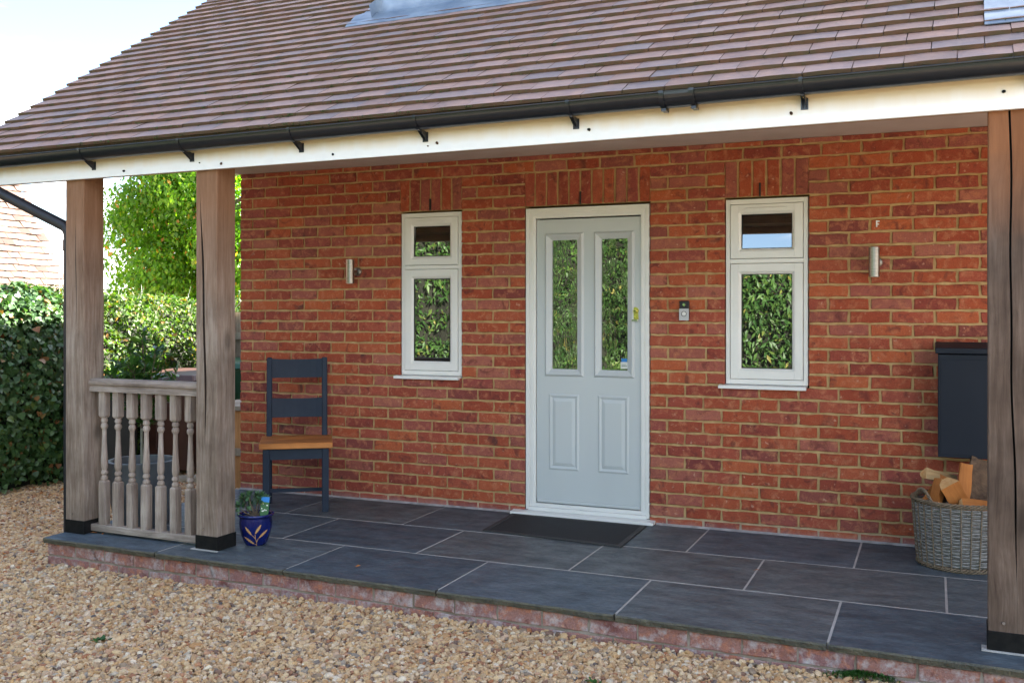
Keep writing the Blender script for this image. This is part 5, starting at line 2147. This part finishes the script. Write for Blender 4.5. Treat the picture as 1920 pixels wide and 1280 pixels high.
for i, (y, q) in enumerate(jobs):
    up = Vector((-ncp, 0, nsp))
    rt = Vector((0, 1, 0))
    tl = math.atan2(.0178, .1) + rr.gauss(0, .03)
    nrv = rt.cross(up)
    up2 = up * math.cos(tl) - nrv * math.sin(tl)
    yw = rr.gauss(0, .018)
    rt2 = rt * math.cos(yw) + up2 * math.sin(yw)
    nr2 = rt2.cross(up2).normalized()
    up3 = nr2.cross(rt2)
    m = Matrix.Identity(4)
    for a_, v_ in enumerate((rt2, up3, nr2)):
        for b_ in range(3):
            m[b_][a_] = v_[b_]
    m.translation = nr_pt(y, q + rr.gauss(0, .004), .015 + abs(rr.gauss(0, .003)))
    k = rr.randrange(8)
    if vis[i] and cnt < 298:
        cnt += 1
        o = bpy.data.objects.new('roof_tile', NTM[k])
        COL.objects.link(o)
        o.parent = nroof
        mm = m.copy()
        mm.translation = m.translation - OFF[nroof]
        o.matrix_local = mm
    else:
        ml.add([m @ Vector(p) for p in NTD[k][0]], NTD[k][1])
        ml.m[-len(NTD[k][2]):] = NTD[k][2]
ml.build('roof_tile', ['old_tile', 'old_tile_edge'], nroof, kind='stuff')
mb = MB()
mb.box((NE.x - .35 - 2 * NL * ncp + .7 - no.x, y0n + .2 - no.y, 0), (NE.x - .35 - no.x, NVY - .3 - no.y, NE.z + .38 - no.z))
pa = NE.x - .45 - no.x
mb.prism([(pa, NVY - .31 - no.y, NE.z - no.z + .2), (pk.x, NVY - .31 - no.y, pk.z - .25), (far + .45, NVY - .31 - no.y, NE.z - no.z + .2)], (0, -.2, 0))
mb.build('wall', 'render_wall', nh)

# ------------------------------------------------------------------ gravel
step = .0138
px_, = (None,)
pts = []
regions = [(-2.9, 5.6, -3.5, -1.62), (-2.9, .0, -1.62, .5), (-2.9, 0.02, .5, 2.4)]
G = []
for x0, x1, y0, y1 in regions:
    sx = np.arange(x0, x1, step)
    sy = np.arange(y0, y1, step)
    gx, gy = np.meshgrid(sx, sy)
    gx = gx.ravel() + rng.uniform(-.5, .5, gx.size) * step
    gy = gy.ravel() + rng.uniform(-.5, .5, gy.size) * step
    G.append(np.stack([gx, gy], 1))
G = np.concatenate(G)
# only what the picture (and a step to the side) can see, and nothing under the patio
dx, dy = G[:, 0] - CAM.x, G[:, 1] - CAM.y
dep = -math.sin(YAW) * dx + math.cos(YAW) * dy
uu = 960 + 1871.74 * (math.cos(YAW) * dx + math.sin(YAW) * dy) / dep
vv = 581.83 + 1871.74 * 1.5 / dep
keep = (dep > .5) & (uu > -130) & (uu < 2050) & (vv < 1400)
yfr = -1.742 - 0.0355 * G[:, 0] + .018
keep &= ~((G[:, 0] > -.045) & (G[:, 1] > yfr))
keep &= ~((vv < 1000) & (rng.random(len(G)) < .25))
G = G[keep]
n = len(G)
Z = np.array([gz(a, b) for a, b in G]) + rng.uniform(-.011, .005, n)
# stones heaped slightly against the plinth
dpl = np.clip((-1.70 - .0355 * G[:, 0]) - G[:, 1], 0, 1)
Z += np.where(G[:, 0] > -.1, .012 * np.exp(-(dpl / .05) ** 2), 0)
me = bpy.data.meshes.new('gravel')
me.vertices.add(n)
cG = np.array([G[:, 0].mean(), G[:, 1].mean(), -.17])
me.vertices.foreach_set('co', (np.stack([G[:, 0], G[:, 1], Z], 1) - cG).astype(np.float32).ravel())


def pattr(name, typ, arr):
    a = me.attributes.new(name, typ, 'POINT')
    a.data.foreach_set('vector' if typ == 'FLOAT_VECTOR' else 'value', np.ascontiguousarray(arr).ravel())


sz = np.exp(rng.normal(0, .28, n)) * .0101
sz = np.clip(sz, .0055, .020)
pattr('scl', 'FLOAT_VECTOR', (np.stack([sz * rng.uniform(.85, 1.35, n), sz * rng.uniform(.75, 1.05, n), sz * rng.uniform(.5, .85, n)], 1)).astype(np.float32))
pattr('rot', 'FLOAT_VECTOR', np.stack([rng.normal(0, .4, n), rng.normal(0, .4, n), rng.uniform(0, 6.28, n)], 1).astype(np.float32))
pattr('tone', 'FLOAT', rng.random(n).astype(np.float32))
pattr('which', 'INT', rng.integers(0, 6, n).astype(np.int32))
gro = bpy.data.objects.new('gravel', me)
COL.objects.link(gro)
gro.location = cG
tag(gro, kind='stuff')
ng = bpy.data.node_groups.new('gravel_stones', 'GeometryNodeTree')
ng.interface.new_socket('Geometry', in_out='INPUT', socket_type='NodeSocketGeometry')
ng.interface.new_socket('Geometry', in_out='OUTPUT', socket_type='NodeSocketGeometry')
gi = ng.nodes.new('NodeGroupInput')
go = ng.nodes.new('NodeGroupOutput')
join = ng.nodes.new('GeometryNodeJoinGeometry')
for k in range(6):
    ico = nd(ng, 'GeometryNodeMeshIcoSphere', {'Radius': 1.0, 'Subdivisions': 2})
    nz_ = nd(ng, 'ShaderNodeTexNoise', {'Scale': .85, 'Detail': 1.0, 'W': k * 7.7 + 1.3}, noise_dimensions='4D')
    sub = nd(ng, 'ShaderNodeVectorMath', {0: nz_.outputs['Color'], 1: (.5, .5, .5)}, operation='SUBTRACT')
    scl = nd(ng, 'ShaderNodeVectorMath', {0: sub.outputs[0]}, operation='SCALE')
    scl.inputs['Scale'].default_value = 1.7
    sp2 = nd(ng, 'GeometryNodeSetPosition', {'Geometry': ico.outputs[0], 'Offset': scl.outputs[0]})
    sm2 = nd(ng, 'GeometryNodeSetMaterial', {'Geometry': sp2.outputs[0]})
    sm2.inputs['Material'].default_value = M['pebble']
    g2i = nd(ng, 'GeometryNodeGeometryToInstance', {0: sm2.outputs[0]})
    ng.links.new(g2i.outputs[0], join.inputs[0])
na = lambda nm, tp: nd(ng, 'GeometryNodeInputNamedAttribute', {'Name': nm}, data_type=tp).outputs[0]
e2r = nd(ng, 'FunctionNodeEulerToRotation', {0: na('rot', 'FLOAT_VECTOR')})
iop = nd(ng, 'GeometryNodeInstanceOnPoints', {'Points': gi.outputs[0], 'Instance': join.outputs[0], 'Pick Instance': True, 'Instance Index': na('which', 'INT'), 'Rotation': e2r.outputs[0], 'Scale': na('scl', 'FLOAT_VECTOR')})
ng.links.new(iop.outputs[0], go.inputs[0])
md = gro.modifiers.new('stones', 'NODES')
md.node_group = ng
me.materials.append(M['pebble'])

# ------------------------------------------------------------------ weeds, moss, fallen leaves
for lb, x, y, r_, cnt_ in (('tiny weed in the gravel near the lower left corner', 1.33, -2.66, .035, 26), ('little green sprig in the gravel below the doormat', 3.52, -2.33, .028, 22), ('small clover leaves in the gravel near the moss', 4.27, -2.10, .026, 20)):
    t = thing('weed', lb, 'weed', (x, y, gz(x, y)), 0, 'weeds in the gravel')
    rr = random.Random(int(x * 100))
    P_ = [Vector((rr.gauss(0, r_ * .4), rr.gauss(0, r_ * .4), rr.uniform(.004, .012))) for _ in range(cnt_)]
    D_ = [Vector((rr.gauss(0, 1), rr.gauss(0, 1), rr.uniform(.2, .8))) for _ in range(cnt_)]
    blades('leaf', P_, D_, r_ * .8, .28, 'weed_leaf', t, 'stuff', 5)
rr = random.Random(77)
P_, D_ = [], []
for i in range(2600):
    x = rr.choice((rr.gauss(4.52, .07), rr.gauss(4.44, .04), rr.gauss(4.82, .05)))
    off_ = abs(rr.gauss(0, .018))
    y = yf(x) + .024 - off_
    z = gz(x, y) + .028 * math.exp(-((x - 4.52) / .1) ** 2) * (1 - off_ / .08) + rr.uniform(0, .014)
    P_.append(Vector((x, y, z)))
    D_.append(Vector((rr.gauss(0, .6), rr.gauss(-.3, .5), 1)))
blades('moss', P_, D_, .011, .22, 'weed_leaf', None, 'stuff', 6)
P_, N_ = [], []
for i in range(330):
    x, y = rng.uniform(-2.25, .0), rng.uniform(-2.6, 1.2)
    P_.append((x, y, gz(x, y) + .014))
    N_.append((0, 0, 1))
for x, y in ((.16, -1.50), (.21, -1.53), (.26, -1.49), (.13, -1.56), (.34, -1.52), (3.9, -.9), (2.0, -1.62)):
    P_.append((x, y, .006))
    N_.append((0, 0, 1))
lt = leaves('fallen_leaves', np.array(P_), np.array(N_), .036, 'log_face', None, shape='oval', spread=.3, droop=0)
